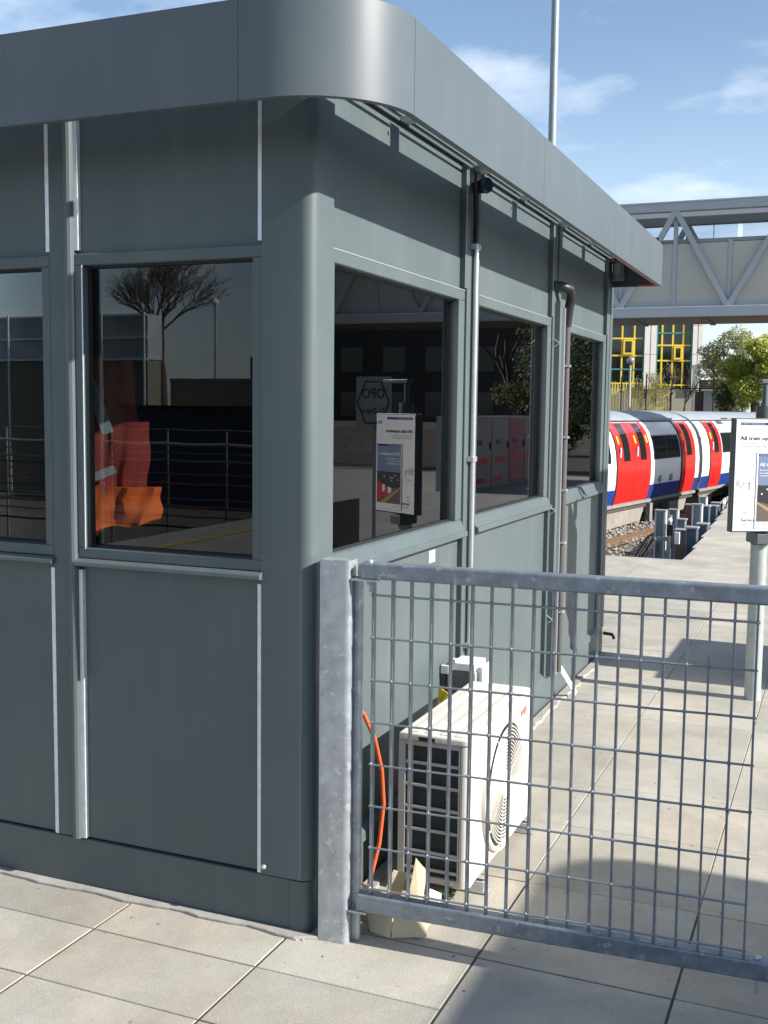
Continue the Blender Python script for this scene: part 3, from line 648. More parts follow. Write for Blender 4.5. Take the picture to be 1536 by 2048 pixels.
part('handle_recess', BLACK, ac, AX0 + 0.075, AX0 + 0.135, AY0 - 0.006, AY0 - 0.0045, AZ1 - 0.026, AZ1 - 0.012)
gx0, gx1 = AX0 + 0.024, AX1 - 0.042
part('condenser_fins', FINS, ac, AX0 + 0.013, AX1 - 0.0365, AY0 + 0.014, AY0 + 0.0295, AZ0 + 0.023, AZ1 - 0.031)
gr = MB()
gr.box(AX0, gx0, AY0, AY0 + 0.012, AZ0 + 0.0225, AZ1 - 0.030); gr.box(gx1, gx1 + 0.005, AY0, AY0 + 0.012, AZ0 + 0.0225, AZ1 - 0.030)
gr.box(AX0 - 0.001, AX0, AY0, AY0 + 0.03, AZ0 + 0.0225, AZ1 - 0.030)
gr.build('grille_frame', CREAMD, ac, bevel=0.002)
H = (AZ1 - 0.031) - (AZ0 + 0.023)
for i in range(6):
    z = AZ0 + 0.023 + 0.018 * (i == 0) + i * 0.0795
    part('grille_bar', CREAMD, ac, gx0 + 0.0005, gx1 - 0.0005, AY0 + 0.001, AY0 + 0.010, z, z + 0.011, bevel=0.0025)
part('grille_bar', CREAMD, ac, gx0 + 0.0005, gx1 - 0.0005, AY0 + 0.001, AY0 + 0.010, AZ1 - 0.046, AZ1 - 0.0305, bevel=0.002)
part('grille_bar', CREAMD, ac, gx0 + 0.022, gx0 + 0.026, AY0 + 0.0105, AY0 + 0.0135, AZ0 + 0.03, AZ1 - 0.04)
# fan guard: bezel ring + dark well + curved blades radiating, seen edge-on
FY, FZ, FR = 0.83, 0.305, 0.235
XF = AX1
bz = MB()
nseg = 48
for rr0, xx in ((FR + 0.012, XF + 0.0005), (FR + 0.010, XF + 0.016), (FR - 0.004, XF + 0.018), (FR - 0.008, XF + 0.002)):
    for k in range(nseg):
        a = 2 * PI * k / nseg; bz.v.append((xx, FY + rr0 * math.cos(a), FZ + rr0 * math.sin(a)))
for q in range(4):
    q2 = (q + 1) % 4
    for k in range(nseg):
        k2 = (k + 1) % nseg; bz.f.append((q * nseg + k, q * nseg + k2, q2 * nseg + k2, q2 * nseg + k))
bz.build('fan_bezel', CREAM, ac, smooth=True)
MB().tube([(XF + 0.0005, FY, FZ), (XF + 0.003, FY, FZ)], FR - 0.008, 40).build('fan_well', FINS, ac)
def ring_guard(r, name='guard_ring', t=0.0022):
    pts = []; xg = XF + 0.018 - 0.006 * (1 - (r / FR)) + 0.004
    m_ = MB(); n = 44
    for k in range(n + 1):
        a = 2 * PI * k / n; pts.append((xg, FY + r * math.cos(a), FZ + r * math.sin(a)))
    m_.tube(pts, t, 5, cap=False); return m_
for r in [FR - 0.02 - 0.0125 * i for i in range(15)]: ring_guard(r, t=0.0030).build('guard_ring', CREAM, ac)
for k in range(8):
    a = 2 * PI * k / 8 + 0.2
    MB().beam((XF + 0.015, FY + 0.045 * math.cos(a), FZ + 0.045 * math.sin(a)), (XF + 0.019, FY + (FR - 0.006) * math.cos(a + 0.35), FZ + (FR - 0.006) * math.sin(a + 0.35)), 0.005, 0.006, (1, 0, 0)).build('guard_spoke', CREAM, ac)
MB().tube([(XF + 0.012, FY, FZ), (XF + 0.024, FY, FZ)], [0.055, 0.048], 24).build('guard_hub', WHITE, ac)
for y in (AY0 + 0.10, AY1 - 0.10):
    ft = MB(); ft.box(AX0 + 0.02, AX1 + 0.045, y - 0.02, y + 0.02, 0.004, 0.012); ft.box(AX0 + 0.02, AX1 + 0.03, y - 0.016, y - 0.012, 0.012, AZ0 - 0.0005); ft.box(AX0 + 0.02, AX1 + 0.03, y + 0.012, y + 0.016, 0.012, AZ0 - 0.0005)
    ft.build('foot', GALVP, ac); MB().tube([(AX1 + 0.028, y, 0.012), (AX1 + 0.028, y, 0.04)], 0.009, 6).build('foot_bolt', GALVP, ac)
for q_ in range(4): part('red_mark', mat('red_lettering', (0.55, 0.05, 0.03), rough=0.5), ac, XF + 0.0002, XF + 0.0012, 1.085 + 0.022 * q_, 1.098 + 0.022 * q_, AZ1 - 0.085 + 0.004 * (q_ % 2), AZ1 - 0.062 + 0.003 * q_)
for y_, z_ in ((AY0 - 0.0045, AZ1 - 0.017),): 
    for x_ in (AX0 + 0.02, AX0 + 0.16, AX1 - 0.03): MB().tube([(x_, y_, z_), (x_, y_ - 0.002, z_)], 0.0035, 8).build('screw', GALVP, ac)
for x_ in (AX0 + 0.05, AX1 - 0.06): MB().tube([(x_, AY0 + 0.002, AZ0 + 0.011), (x_, AY0 - 0.001, AZ0 + 0.011)], 0.0035, 8).build('screw', GALVP, ac)
part('drain_cap', TR_GREY, ac, AX0 + 0.1, AX0 + 0.2, AY0 + 0.1, AY0 + 0.2, 0.02, AZ0)
MB().box(AX0 + 0.10, AX0 + 0.104, AY0 + 0.0128, AY0 + 0.0138, AZ1 - 0.2, AZ1 - 0.1).build('bird_lime', WHITE, ac)

# orange cable and pipes by the unit
oc = MB(); oc.tube([(0.02, 0.06, 0.82), (0.06, 0.12, 0.77), (0.10, 0.19, 0.70), (0.115, 0.25, 0.60), (0.12, 0.30, 0.48), (0.12, 0.32, 0.36), (0.11, 0.31, 0.22), (0.09, 0.28, 0.10), (0.08, 0.26, 0.015), (0.16, 0.22, 0.012), (0.19, 0.17, 0.012)], 0.0072, 10)
tag(oc.build('cable', ORANGE), 'orange cable looping down between galvanised post and air conditioner', 'cable')
bx = MB(); bx.box(0.004, 0.060, 0.17, 0.26, 0.0, 0.245)
tag(bx.build('pipe_cover', PAINT, bevel=0.014, seg=4), 'small grey pipe cover against the kiosk wall beside the orange cable', 'pipe cover')
# torn cardboard under the barrier
cb = thing('cardboard_box', 'torn beige cardboard box lying under the barrier bottom rail', 'box', (0.23, 0.17, 0))
def quad(name, pts, m, parent, th=0.004):
    pts = [Vector(p) for p in pts]; n = (pts[1] - pts[0]).cross(pts[2] - pts[0]).normalized() * th
    mb = MB(); mb.v = [tuple(p) for p in pts] + [tuple(p + n) for p in pts]; k = len(pts)
    mb.f = [tuple(range(k)), tuple(range(2 * k - 1, k - 1, -1))] + [(i, (i + 1) % k, (i + 1) % k + k, i + k) for i in range(k)]
    return mb.build(name, m, parent)
quad('panel', [(0.16, 0.12, 0.002), (0.33, 0.14, 0.002), (0.33, 0.24, 0.012), (0.17, 0.25, 0.02)], CARD, cb)
quad('panel', [(0.165, 0.115, 0.003), (0.240, 0.100, 0.003), (0.232, 0.15, 0.115), (0.10, 0.185, 0.13)], CARD, cb)
quad('panel', [(0.243, 0.102, 0.003), (0.345, 0.155, 0.003), (0.335, 0.19, 0.075), (0.238, 0.145, 0.105)], CARD, cb)
quad('flap', [(0.245, 0.2, 0.01), (0.295, 0.22, 0.01), (0.30, 0.27, 0.17), (0.265, 0.255, 0.215)], CARD, cb)
quad('flap', [(0.14, 0.22, 0.03), (0.205, 0.24, 0.03), (0.235, 0.26, 0.155), (0.19, 0.245, 0.165)], CARD, cb)
quad('flap', [(0.095, 0.165, 0.02), (0.14, 0.14, 0.004), (0.175, 0.12, 0.003), (0.105, 0.185, 0.12)], CARD, cb)
pk = MB(); pk.beam((0.30, 0.26, 0.02), (0.33, 0.27, 0.10), 0.05, 0.05)
tag(pk.build('packaging', WHITE, bevel=0.008), 'white scrap of packaging lying beside the torn cardboard', 'packaging')
wr = MB(); wr.tube([(0.12, 0.22, 0.03), (0.17, 0.2, 0.06), (0.20, 0.22, 0.05)], 0.012, 8)
tag(wr.build('wrapper', mat('wrapper_red', (0.5, 0.1, 0.04), rough=0.3)), 'crumpled red wrapper caught in the torn cardboard', 'wrapper')
wd = MB()
for i in range(26):
    a = rnd.uniform(0, 6.28); wd.beam((0.31 + rnd.uniform(-.02, .02), 0.46 + rnd.uniform(-.02, .02), 0.001), (0.31 + 0.03 * math.cos(a), 0.46 + 0.03 * math.sin(a), 0.022), 0.0015, 0.004)
tag(wd.build('weed', TARP), 'small green weed growing under the air conditioner', 'weed')

# ------------------------------------------------------------------ platform sign
def text_(*a, sxx=1.0, **k): return text(*a, sxx=sxx * 1.3, **k)
KX = 0.41 / 0.32
def XX(x): return 0.862 + (x - 0.915) * KX
SX0, SX1, SZ0, SZ1, SY = 0.915, 1.235, 1.02, 1.662, 3.645
sg = thing('platform_sign', 'double sided notice board on a grey pole reading All train operators', 'sign', (1.075, 3.74, 0), rot=math.radians(30), keep=True)
MB().tube([(1.075, 3.74, 0.0), (1.075, 3.74, 0.93)], 0.048, 20).build('pole', POLE, sg)
MB().tube([(1.075, 3.74, 0.93), (1.075, 3.74, 1.0)], [0.048, 0.052], 20).build('pole_collar', SIGNF, sg)
part('pole_clamp', SIGNF, sg, 1.02, 1.13, 3.655, 3.80, 0.94, 1.0, bevel=0.004)
MB().tube([(1.075, 3.74, 1.66), (1.075, 3.74, 1.74)], 0.05, 20).build('pole_cap', SIGNF, sg)
hd = MB(); hd.tube([(1.075, 3.74, 1.74), (1.075, 3.74, 1.87)], 0.017, 12); hd.build('mast', SIGNF, sg)
part('mast_arm', SIGNF, sg, 1.04, 1.30, 3.715, 3.765, 1.87, 1.895, bevel=0.004)
def board(y, sgn, nm):
    tilt = 0.028 * sgn
    fr = MB(); fr.box(XX(SX0) - 0.008, XX(SX1) + 0.008, y - 0.012, y + 0.014, SZ0 - 0.008, SZ1 + 0.008); f = fr.build('board_frame', SIGNF, sg, bevel=0.004); return f
f1 = board(SY + 0.014, 1, 'a'); f2 = board(3.690, -1, 'b')
yb0 = SY - 0.0008
pb = part('notice', PAPER, sg, XX(SX0), XX(SX1), yb0 - 0.001, yb0, SZ0, SZ1)
YT = yb0 - 0.0018
def pr(name, m, x0, x1, z0, z1, d=0.0): return part(name, m, pb, XX(x0), XX(x1), YT - d - 0.0005, YT - d, z0, z1)
pr('header_bar', NAVY, 0.935, 1.145, 1.630, 1.645)
text_('header_text', 'LONDON UNDERGROUND', PAPER, pb, (XX(0.939), YT - 0.0012, 1.634), 0.0085)
text_('heading_text', 'All train operators', INK, pb, (XX(0.935), YT, 1.545), 0.031, bold=True, sxx=0.92)
text_('notice_text', 'If you are sent to a new signal, you', GREYT, pb, (XX(0.942), YT, 1.522), 0.0115)
text_('notice_text', 'CRL must be made within 30 days', GREYT, pb, (XX(0.942), YT, 1.506), 0.0115)
text_('corner_text', 'for', INK, pb, (XX(1.19), YT, 1.60), 0.035)
pr('icon_train', GREYT, 0.925, 0.933, 1.28, 1.315)
def arcline(cx_, cz, r, a0, a1, m, t=0.0011):
    pts = [(XX(cx_) + r * 1.2 * math.cos(a0 + (a1 - a0) * i / 10), YT - 0.0010, cz + r * math.sin(a0 + (a1 - a0) * i / 10)) for i in range(11)]
    MB().tube(pts, t, 4).build('icon_wave', m, pb)
for i in range(4): arcline(0.968 + 0.003 * i, 1.298, 0.034 - 0.0085 * i, PI * 0.66, PI * 1.34, LBLUE)
pr('icon_mast', INK, 0.984, 0.987, 1.255, 1.295); MB().tube([(XX(0.9855), YT - 0.001, 1.298), (XX(0.9855), YT, 1.298)], 0.004, 12).build('icon_dot', INK, pb)
text_('caption_text', 'Signal is active', GREYT, pb, (XX(0.935), YT, 1.238), 0.009)
pr('fold_line', GREYT, 0.918, 1.02, 1.2145, 1.2155)
text_('notice_text', 'Times', GREYT, pb, (XX(0.955), YT, 1.125), 0.011); text_('notice_text', 'Dates', GREYT, pb, (XX(0.955), YT, 1.105), 0.011)
text_('heading_text', 'Services', INK, pb, (XX(0.953), YT, 1.075), 0.027, sxx=0.85); text_('notice_text', 'Mon - Fri', GREYT, pb, (XX(0.960), YT, 1.056), 0.011)
# second poster stuck on top
p2 = part('poster', PAPER, pb, XX(1.017), XX(1.228), YT - 0.003, YT - 0.002, 1.035, 1.478)
YQ = YT - 0.0032
def pq(name, m, x0, x1, z0, z1, d=0.0): return part(name, m, pb, XX(x0), XX(x1), YQ - d - 0.0004, YQ - d, z0, z1)
pq('header_bar', NAVY, 1.024, 1.222, 1.453, 1.468); text_('header_text', 'LONDON UNDERGROUND', PAPER, pb, (XX(1.028), YQ - 0.001, 1.457), 0.0085)
pq('print_field', SLATEP, 1.024, 1.222, 1.285, 1.4525)
text_('poster_heading', 'All train operators', PAPER, pb, (XX(1.030), YQ - 0.001, 1.395), 0.029, bold=True, sxx=0.78)
for i, s_ in enumerate(('If you see this notice,', 'as usual please stop', 'communicating by cab')): text_('poster_text', s_, PAPER, pb, (XX(1.030), YQ - 0.001, 1.368 - 0.016 * i), 0.0125, bold=True)
pq('photo_background', PDARK, 1.024, 1.222, 1.075, 1.2845)
def pqp(name, m, pts, d):
    mb = MB(); mb.v = [(XX(x), YQ - d, z) for x, z in pts]; mb.f = [tuple(range(len(pts)))]; return mb.build(name, m, pb)
pqp('photo_platform', PBRN, [(1.024, 1.075), (1.222, 1.075), (1.14, 1.16), (1.024, 1.19)], 0.0008)
pqp('photo_edge', PTAN, [(1.024, 1.19), (1.024, 1.178), (1.15, 1.075), (1.20, 1.075)], 0.0012)
pqp('photo_train', PRED, [(1.13, 1.135), (1.222, 1.085), (1.222, 1.225), (1.13, 1.185)], 0.0012)
pqp('photo_train', PAPER, [(1.10, 1.152), (1.128, 1.138), (1.128, 1.185), (1.10, 1.178)], 0.0012)
pqp('photo_train', PRED, [(1.08, 1.160), (1.098, 1.153), (1.098, 1.178), (1.08, 1.175)], 0.0012)
pqp('photo_train', PAPER, [(1.155, 1.155), (1.175, 1.15), (1.175, 1.2), (1.155, 1.194)], 0.0014)
for x, z in ((1.07, 1.262), (1.09, 1.245), (1.045, 1.235), (1.11, 1.245), (1.10, 1.225), (1.16, 1.25)): MB().tube([(XX(x), YQ - 0.0016, z), (XX(x), YQ - 0.0006, z)], 0.005, 8).build('photo_lamp', PAPER, pb)
text_('poster_text', 'tfl.gov.uk/tube', LBLUE, pb, (XX(1.03), YQ - 0.0006, 1.055), 0.009)

# signs standing to the right, seen in the side windows' reflections
hx = thing('hexagon_sign', 'pale board with a black hexagon reading OPO To Depot on a thin post', 'sign', (2.8, 7.2, 0))
part('post', POLE, hx, 2.78, 2.81, 7.21, 7.24, 0, 1.52)
hb = part('board', mat('pale_sign_board', (0.35, 0.38, 0.37), rough=0.5), hx, 2.61, 2.99, 7.19, 7.209, 1.50, 2.02)
hpts = [(2.8 + 0.175 * math.cos(PI / 3 * i), 1.76 + 0.24 * math.sin(PI / 3 * i)) for i in range(7)]
hm = MB()
for a, b_ in zip(hpts[:-1], hpts[1:]): hm.beam((a[0], 7.187, a[1]), (b_[0], 7.187, b_[1]), 0.012, 0.004, (0, 1, 0))
hm.build('hexagon_outline', INK, hb)
text('sign_text', 'OPO', INK, hb, (2.8, 7.186, 1.80), 0.15, align='CENTER', sxx=0.8); text('sign_text', 'To Depot', INK, hb, (2.8, 7.186, 1.65), 0.085, align='CENTER', sxx=0.75)

# second kiosk out to the right: throws the round-cornered shade over the barrier end of the paving
def make_kiosk2():
    X0, Y1, HT = 5.57, 0.60, 2.84
    k = thing('kiosk', 'second grey kiosk with rounded roof standing across the platform from the first', 'kiosk', (X0, -3, 0))
    def rc(x0, x1, y0, y1, r, n=10):
        c = []
        for cx_, cy_, a0 in ((x1 - r, y1 - r, 0), (x0 + r, y1 - r, PI / 2), (x0 + r, y0 + r, PI), (x1 - r, y0 + r, 1.5 * PI)):
            c += [(cx_ + r * math.cos(a0 + PI / 2 * i / n), cy_ + r * math.sin(a0 + PI / 2 * i / n)) for i in range(n + 1)]
        return c
    m1 = MB(); m1.prism(rc(X0 + 0.35, X0 + 3.4, -6.5, Y1 - 0.0, 0.1), 'z', 0, 2.62); m1.build('wall', PAINT, k, smooth=True)
    m2 = MB(); m2.prism(rc(X0, X0 + 3.75, -6.85, Y1 + 0.40, 0.35), 'z', 2.52, HT + 0.0); m2.build('fascia', FASC, k, smooth=True)
    for i in range(3):
        y = -5.9 + i * 2.1; w = part('window_frame', PAINT, k, X0 + 0.335, X0 + 0.349, y, y + 1.6, 1.15, 2.2); part('window_pane', DGL, w, X0 + 0.33, X0 + 0.3345, y + 0.06, y + 1.54, 1.21, 2.14)
    return k
make_kiosk2()
# tall block and seat added unseen to throw the shade beyond the sign
tt = thing('shade_totem', 'tall dark block added out of view to throw shade beyond the notice board', 'shade_blocker', (2.25, 4.5, 0))
part('body', SIGNF, tt, 2.2, 2.32, 4.18, 4.62, 0.0, 2.55, bevel=0.02); part('face', SLATEB, tt, 2.19, 2.1995, 4.22, 4.58, 0.9, 2.4)
bn = thing('shade_bench', 'low grey seat added out of view to throw shade beyond the notice board', 'shade_bench', (2.2, 4.9, 0))
part('seat', SIGNF, bn, 1.75, 2.15, 4.0, 5.35, 0.42, 0.46, bevel=0.01); part('backrest', SIGNF, bn, 2.12, 2.16, 4.0, 5.35, 0.55, 0.95, bevel=0.01)
for y in (4.05, 5.25):
    part('leg', SIGNF, bn, 1.8, 1.85, y, y + 0.05, 0, 0.419); part('leg', SIGNF, bn, 2.1, 2.15, y, y + 0.05, 0, 0.419)
# unseen cabinet row, invented to fill the second window's reflection
eq = thing('reflection_cabinet', 'grey cabinet row with red and blue labels added unseen for the window reflection', 'cabinet', (5.8, 21, 0))
CABG = mat('cabinet_grey', (0.30, 0.31, 0.31), rough=0.4); PINKP = mat('faded_pink_panel', (0.42, 0.22, 0.23), rough=0.6); SKYP = mat('poster_sky_blue', (0.15, 0.38, 0.62), rough=0.5)
part('body', CABG, eq, 5.46, 6.2, 18.4, 23.8, 0, 1.56)
for i in range(4):
    y = 18.5 + 1.32 * i
    d = part('door', PINKP if i == 2 else CABG, eq, 5.43, 5.4595, y, y + 1.26, 0.06, 1.5, bevel=0.006)
    part('red_label', TR_RED, d, 5.424, 5.4295, y + 0.2, y + 1.0, 0.55, 0.68); part('red_label', TR_RED, d, 5.424, 5.4295, y + 0.2, y + 0.8, 0.15, 0.26)
    part('blue_label', NAVY if i != 3 else SKYP, d, 5.424, 5.4295, y + 0.27, y + (0.6 if i != 3 else 1.1), 0.95, 1.06 if i != 3 else 1.42); part('handle', BLACK, d, 5.40, 5.4295, y + 1.12, y + 1.17, 0.85, 1.0)

# ------------------------------------------------------------------ tracks and ballast
bal = MB(); br_ = random.Random(3)
def stone(x, y, z, s_):
    b = len(bal.v); q = [(1, 0, 0), (-1, 0, 0), (0, 1, 0), (0, -1, 0), (0, 0, 1), (0, 0, -1)]
    a = br_.uniform(0, 6.28); c_, d_ = math.cos(a), math.sin(a)
    for vx, vy, vz in q:
        k = s_ * br_.uniform(0.6, 1.2); bal.v.append((x + (vx * c_ - vy * d_) * k, y + (vx * d_ + vy * c_) * k, z + vz * k * 0.75))
    for f in ((0, 2, 4), (2, 1, 4), (1, 3, 4), (3, 0, 4), (2, 0, 5), (1, 2, 5), (3, 1, 5), (0, 3, 5)): bal.f.append(tuple(b + i for i in f))
for _ in range(9000):
    y = br_.uniform(11, 40); x = br_.uniform(-6.2, -0.5) + (y - 22) * 0.10
    stone(x, y, -1.10 + br_.uniform(-0.02, 0.05), br_.uniform(0.03, 0.065))
bal.build('ballast', GRAVEL, None, kind='stuff')
TD = Vector((1.66, 9.84, 0)).normalized(); TN = Vector((TD.y, -TD.x, 0))   # train direction and its right-hand normal (towards the platform)
T0 = Vector((-3.38, 22.55, -1.10))
TROT = math.atan2(TD.y, TD.x)
# rails (one thing each)
for i, off in enumerate((-2.02, -0.60, 0.95)):
    lab = ('far running rail under the train on the ballast', 'near running rail under the train side facing the platform', 'rusty rail on the ballast just beside the train', 'rusty rail nearest the platform wall and cabinets')[i]
    r_ = thing('rail', lab, 'rail', T0 + TN * off, rot=TROT, group='rails of the track beside the platform')
    m_ = MB(); m_.box(-14, 60, -0.065, 0.065, 0.0, 0.03); m_.box(-14, 60, -0.012, 0.012, 0.03, 0.12); m_.box(-14, 60, -0.035, 0.035, 0.12, 0.155)
    m_.build('rail_bar', RUST, r_)
# ------------------------------------------------------------------ the train
PROF = [(1.20, 0.60), (1.27, 0.85), (1.305, 1.15), (1.31, 1.50), (1.285, 1.80), (1.235, 2.05), (1.15, 2.28), (1.03, 2.46), (0.86, 2.61), (0.62, 2.73), (0.32, 2.80), (0.0, 2.825)]
def prof_at(w):
    for (v0, w0), (v1, w1) in zip(PROF[:-1], PROF[1:]):
        if w0 <= w <= w1 + 1e-6: return v0 + (v1 - v0) * (w - w0) / (w1 - w0)
    return PROF[-1][0]
def skin(u0, u1, w0, w1, off, side=-1, th=0.012):
    ws = sorted(set([w0, w1] + [w for _, w in PROF if w0 < w < w1])); out = []
    m_ = MB()
    for o_ in (off, off - th):
        for u in (u0, u1):
            for w in ws: m_.v.append((u, side * (prof_at(w) - 1.30 + o_) , w))
    n = len(ws)
    for i in range(n - 1):
        m_.f.append((i, i + 1, n + i + 1, n + i)); m_.f.append((2 * n + i, 2 * n + i + 1, 3 * n + i + 1, 3 * n + i))
        m_.f.append((i, i + 1, 2 * n + i + 1, 2 * n + i)); m_.f.append((n + i, n + i + 1, 3 * n + i + 1, 3 * n + i))
    m_.f.append((0, n, 3 * n, 2 * n)); m_.f.append((n - 1, 2 * n - 1, 4 * n - 1, 3 * n - 1)); m_.sm = True
    return m_
# local frame: x along train, y = -(distance towards the platform) because rot puts +y to the far side; body side at y = 0
def train_car(label, u0, u1, doors, wins):
    c = thing('train_car', label, 'train car', T0, rot=TROT, group='coupled underground train cars')
    m_ = MB(); n = len(PROF); ring = [(-(v - 1.30), w) for v, w in PROF] + [(2.60 + (v - 1.30), w) for v, w in reversed(PROF[:-1])]
    m_.prism(ring, 'x', u0, u1); m_.build('body', TR_WHITE, c, smooth=True)
    def sk(name, m, a, b, w0, w1, off, parent=c, **k): return skin(a, b, w0, w1, off, **k).build(name, m, parent, smooth=True)
    sk('roof_skin', TR_ROOF, u0 + 0.02, u1 - 0.02, 2.58, 2.82, 0.012)
    sk('cantrail', IRON, u0 + 0.02, u1 - 0.02, 2.545, 2.575, 0.018)
    sk('blue_skirt', TR_BLUE, u0 + 0.01, u1 - 0.01, 0.61, 0.97, 0.010)
    for (a, b, leaves) in doors:
        L = (b - a) / leaves
        for k in range(leaves):
            x0, x1 = a + k * L + 0.012, a + (k + 1) * L - 0.012
            d = sk('door', TR_RED, x0, x1, 0.62, 2.53, 0.024)
            wx0, wx1 = (x0 + L * 0.34, x0 + L * 0.72)
            sk('door_window', TRG, wx0, wx1, 1.62, 2.50, 0.030, d)
            sk('door_sticker', YEL, x0 + L * 0.10, x0 + L * 0.18, 2.03, 2.22, 0.030, d)
            if k == leaves - 1 and leaves == 2: sk('door_sticker', YEL, x1 - L * 0.17, x1 - L * 0.09, 2.03, 2.22, 0.030, d)
            MB().box(x0 + L * 0.10, x0 + L * 0.17, -0.035, -0.02, 1.72, 1.95).build('door_notice', GREYT, d)
        sk('door_edge', IRON, a - 0.045, a - 0.002, 0.60, 2.54, 0.020); sk('door_edge', IRON, b + 0.002, b + 0.03, 0.60, 2.54, 0.020)
    for a, b, mid in wins:
        w = sk('window', TRG, a, b, 1.60, 2.19, 0.016)
        if mid: sk('window_bar', IRON, mid - 0.025, mid + 0.025, 1.60, 2.19, 0.021, w)
        sk('panel_line', IRON, a - 0.01, b + 0.01, 2.20, 2.208, 0.013)
    return c
c1 = train_car('front underground train car with red double doors and single end door in bridge shade', -13.0, 6.62,
               ((-6.5, -4.6, 2), (0.10, 2.42, 2), (4.98, 6.18, 1)), ((-4.3, -0.3, -2.4), (2.72, 4.84, 3.75)))
c2 = train_car('second underground train car partly hidden behind the notice board', 6.95, 24.0,
               ((7.72, 8.86, 1), (14.0, 16.2, 2)), ((9.02, 13.6, 11.2), (16.6, 21.0, 18.6)))
for a_, c_ in ((3.2, c1), (4.1, c1), (9.9, c2)):
    MB().tube([(a_, -0.036, 1.10), (a_, -0.020, 1.10)], 0.09, 12).build('equipment_port', TR_GREY, c_)
MB().box(2.9, 4.0, -0.02, 0.18, 2.60, 2.64).build('destination_cover', TR_GREY, c1); MB().box(9.3, 10.0, -0.02, 0.18, 2.60, 2.64).build('destination_cover', TR_GREY, c2)
MB().prism([(0.25 + 0.0, 0.62), (0.02, 0.9), (-0.01, 1.4), (0.06, 2.1), (0.4, 2.5), (2.2, 2.5), (2.58, 2.0), (2.5, 0.62)], 'x', 6.64, 6.93).build('gangway', IRON, c1)
for c_, u0, u1 in ((c1, -13, 6.6), (c2, 6.95, 24)):
    MB().box(u0 + 0.1, u1 - 0.1, 0.12, 2.4, 0.42, 0.598).build('underframe', TR_UNDER, c_)
    MB().box(u0 + 0.02, u1 - 0.02, 0.06, 0.11, 0.53, 0.598).build('sill_bar', TR_GREY, c_)
def bogie(c_, u):
    MB().box(u - 1.3, u + 1.3, 0.18, 0.30, 0.28, 0.50).build('bogie_frame', TR_UNDER, c_)
    for k in (-0.95, 0.95): MB().tube([(u + k, 0.24, 0.52), (u + k, 0.40, 0.52)], 0.37, 24).build('wheel', mat('dark_wheel', (0.05, 0.04, 0.035), rough=0.7), c_)
bogie(c1, 3.2); bogie(c1, -9.5); bogie(c2, 9.6); bogie(c2, 21)
MB().prism([(-1.1, 0.41), (2.5, 0.41), (2.2, 0.08), (-0.9, 0.02)], 'y', 0.14, 0.9).build('equipment_case', TR_GREY, c1)
MB().prism([(4.5, 0.41), (6.0, 0.41), (5.8, 0.12), (4.6, 0.08)], 'y', 0.14, 0.9).build('equipment_case', TR_GREY, c1)
MB().prism([(7.2, 0.41), (8.6, 0.41), (8.4, 0.12), (7.3, 0.10)], 'y', 0.14, 0.9).build('equipment_case', TR_GREY, c2)
for u in (2.45, 2.95, 3.6): MB().tube([(u, 0.1, 0.42), (u + 0.08, 0.06, 0.2), (u + 0.2, 0.1, 0.25), (u + 0.25, 0.12, 0.42)], 0.02, 6).build('hanging_hose', IRON, c1)
MB().box(2.6, 2.85, 0.02, 0.16, -0.05, 0.5).build('life_guard', TR_GREY, c1)

# ------------------------------------------------------------------ trackside cabinets
def cabinet(label, x, y, w, d, h, z0, m, frame=None, grp='trackside equipment cabinets', rot=0.0):
    c = thing('trackside_cabinet', label, 'cabinet', (x, y, z0), rot=rot, local=True, group=grp)
    MB().box(-w / 2, w / 2, -d / 2, d / 2, 0.0, h).build('body', m, c, bevel=0.012)
    if frame:
        f = MB(); t = w * 0.13
        f.box(-w / 2 - 0.004, -w / 2 + t, -d / 2 - 0.015, -d / 2 - 0.001, 0.02, h); f.box(w / 2 - t, w / 2 + 0.004, -d / 2 - 0.015, -d / 2 - 0.001, 0.02, h)
        f.build('door_frame', frame, c)
        MB().box(w / 2 + 0.0005, w / 2 + 0.012, -d / 2, d / 2, 0.02, h).build('side_panel', frame, c)
        MB().box(-w * 0.15, -w * 0.05, -d / 2 - 0.02, -d / 2 - 0.0155, h * 0.55, h * 0.65).build('handle', IRON, c)
    MB().box(-w / 2 - 0.012, w / 2 + 0.012, -d / 2 - 0.02, d / 2 + 0.012, h, h + 0.02).build('top_cover', CABG, c)
    return c
PALEC = mat('pale_cabinet_frame', (0.50, 0.54, 0.55), rough=0.45); PALEM = mat('mid_grey_cabinet', (0.17, 0.20, 0.22), rough=0.5)
cabinet('tall grey cabinet with pale frame leftmost beside the signal post', -0.97, 13.6, 0.145, 0.14, 1.35, -1.12, PALEM, PALEC)
cabinet('grey cabinet with pale frame directly behind the signal head', -0.895, 14.4, 0.13, 0.14, 1.30, -1.12, PALEM, PALEC)
cabinet('pale framed cabinet in the middle of the row behind blue cabinets', -0.565, 14.6, 0.135, 0.14, 1.38, -1.12, PALEM, PALEC)
cabinet('rust brown cabinet left of the middle pale framed cabinet', -0.73, 15.0, 0.11, 0.15, 1.34, -1.12, mat('red_brown_cabinet', (0.16, 0.055, 0.045), rough=0.7))
cabinet('nearest slate blue cabinet against the platform corner', -0.335, 12.2, 0.14, 0.2, 1.26, -1.12, SLATEB)
cabinet('second slate blue cabinet behind the nearest one', -0.335, 13.4, 0.15, 0.22, 1.20, -1.12, SLATEB)
cabinet('dark slate cabinet just right of the middle pale frame', -0.48, 15.0, 0.12, 0.2, 1.33, -1.12, SLATEB)
cabinet('narrow blue cabinet farther along the platform wall', -0.50, 16.2, 0.14, 0.2, 1.24, -1.12, SLATEB)
cabinet('tall blue cabinet farthest along the platform wall', -0.585, 17.5, 0.14, 0.2, 1.19, -1.12, SLATEB)
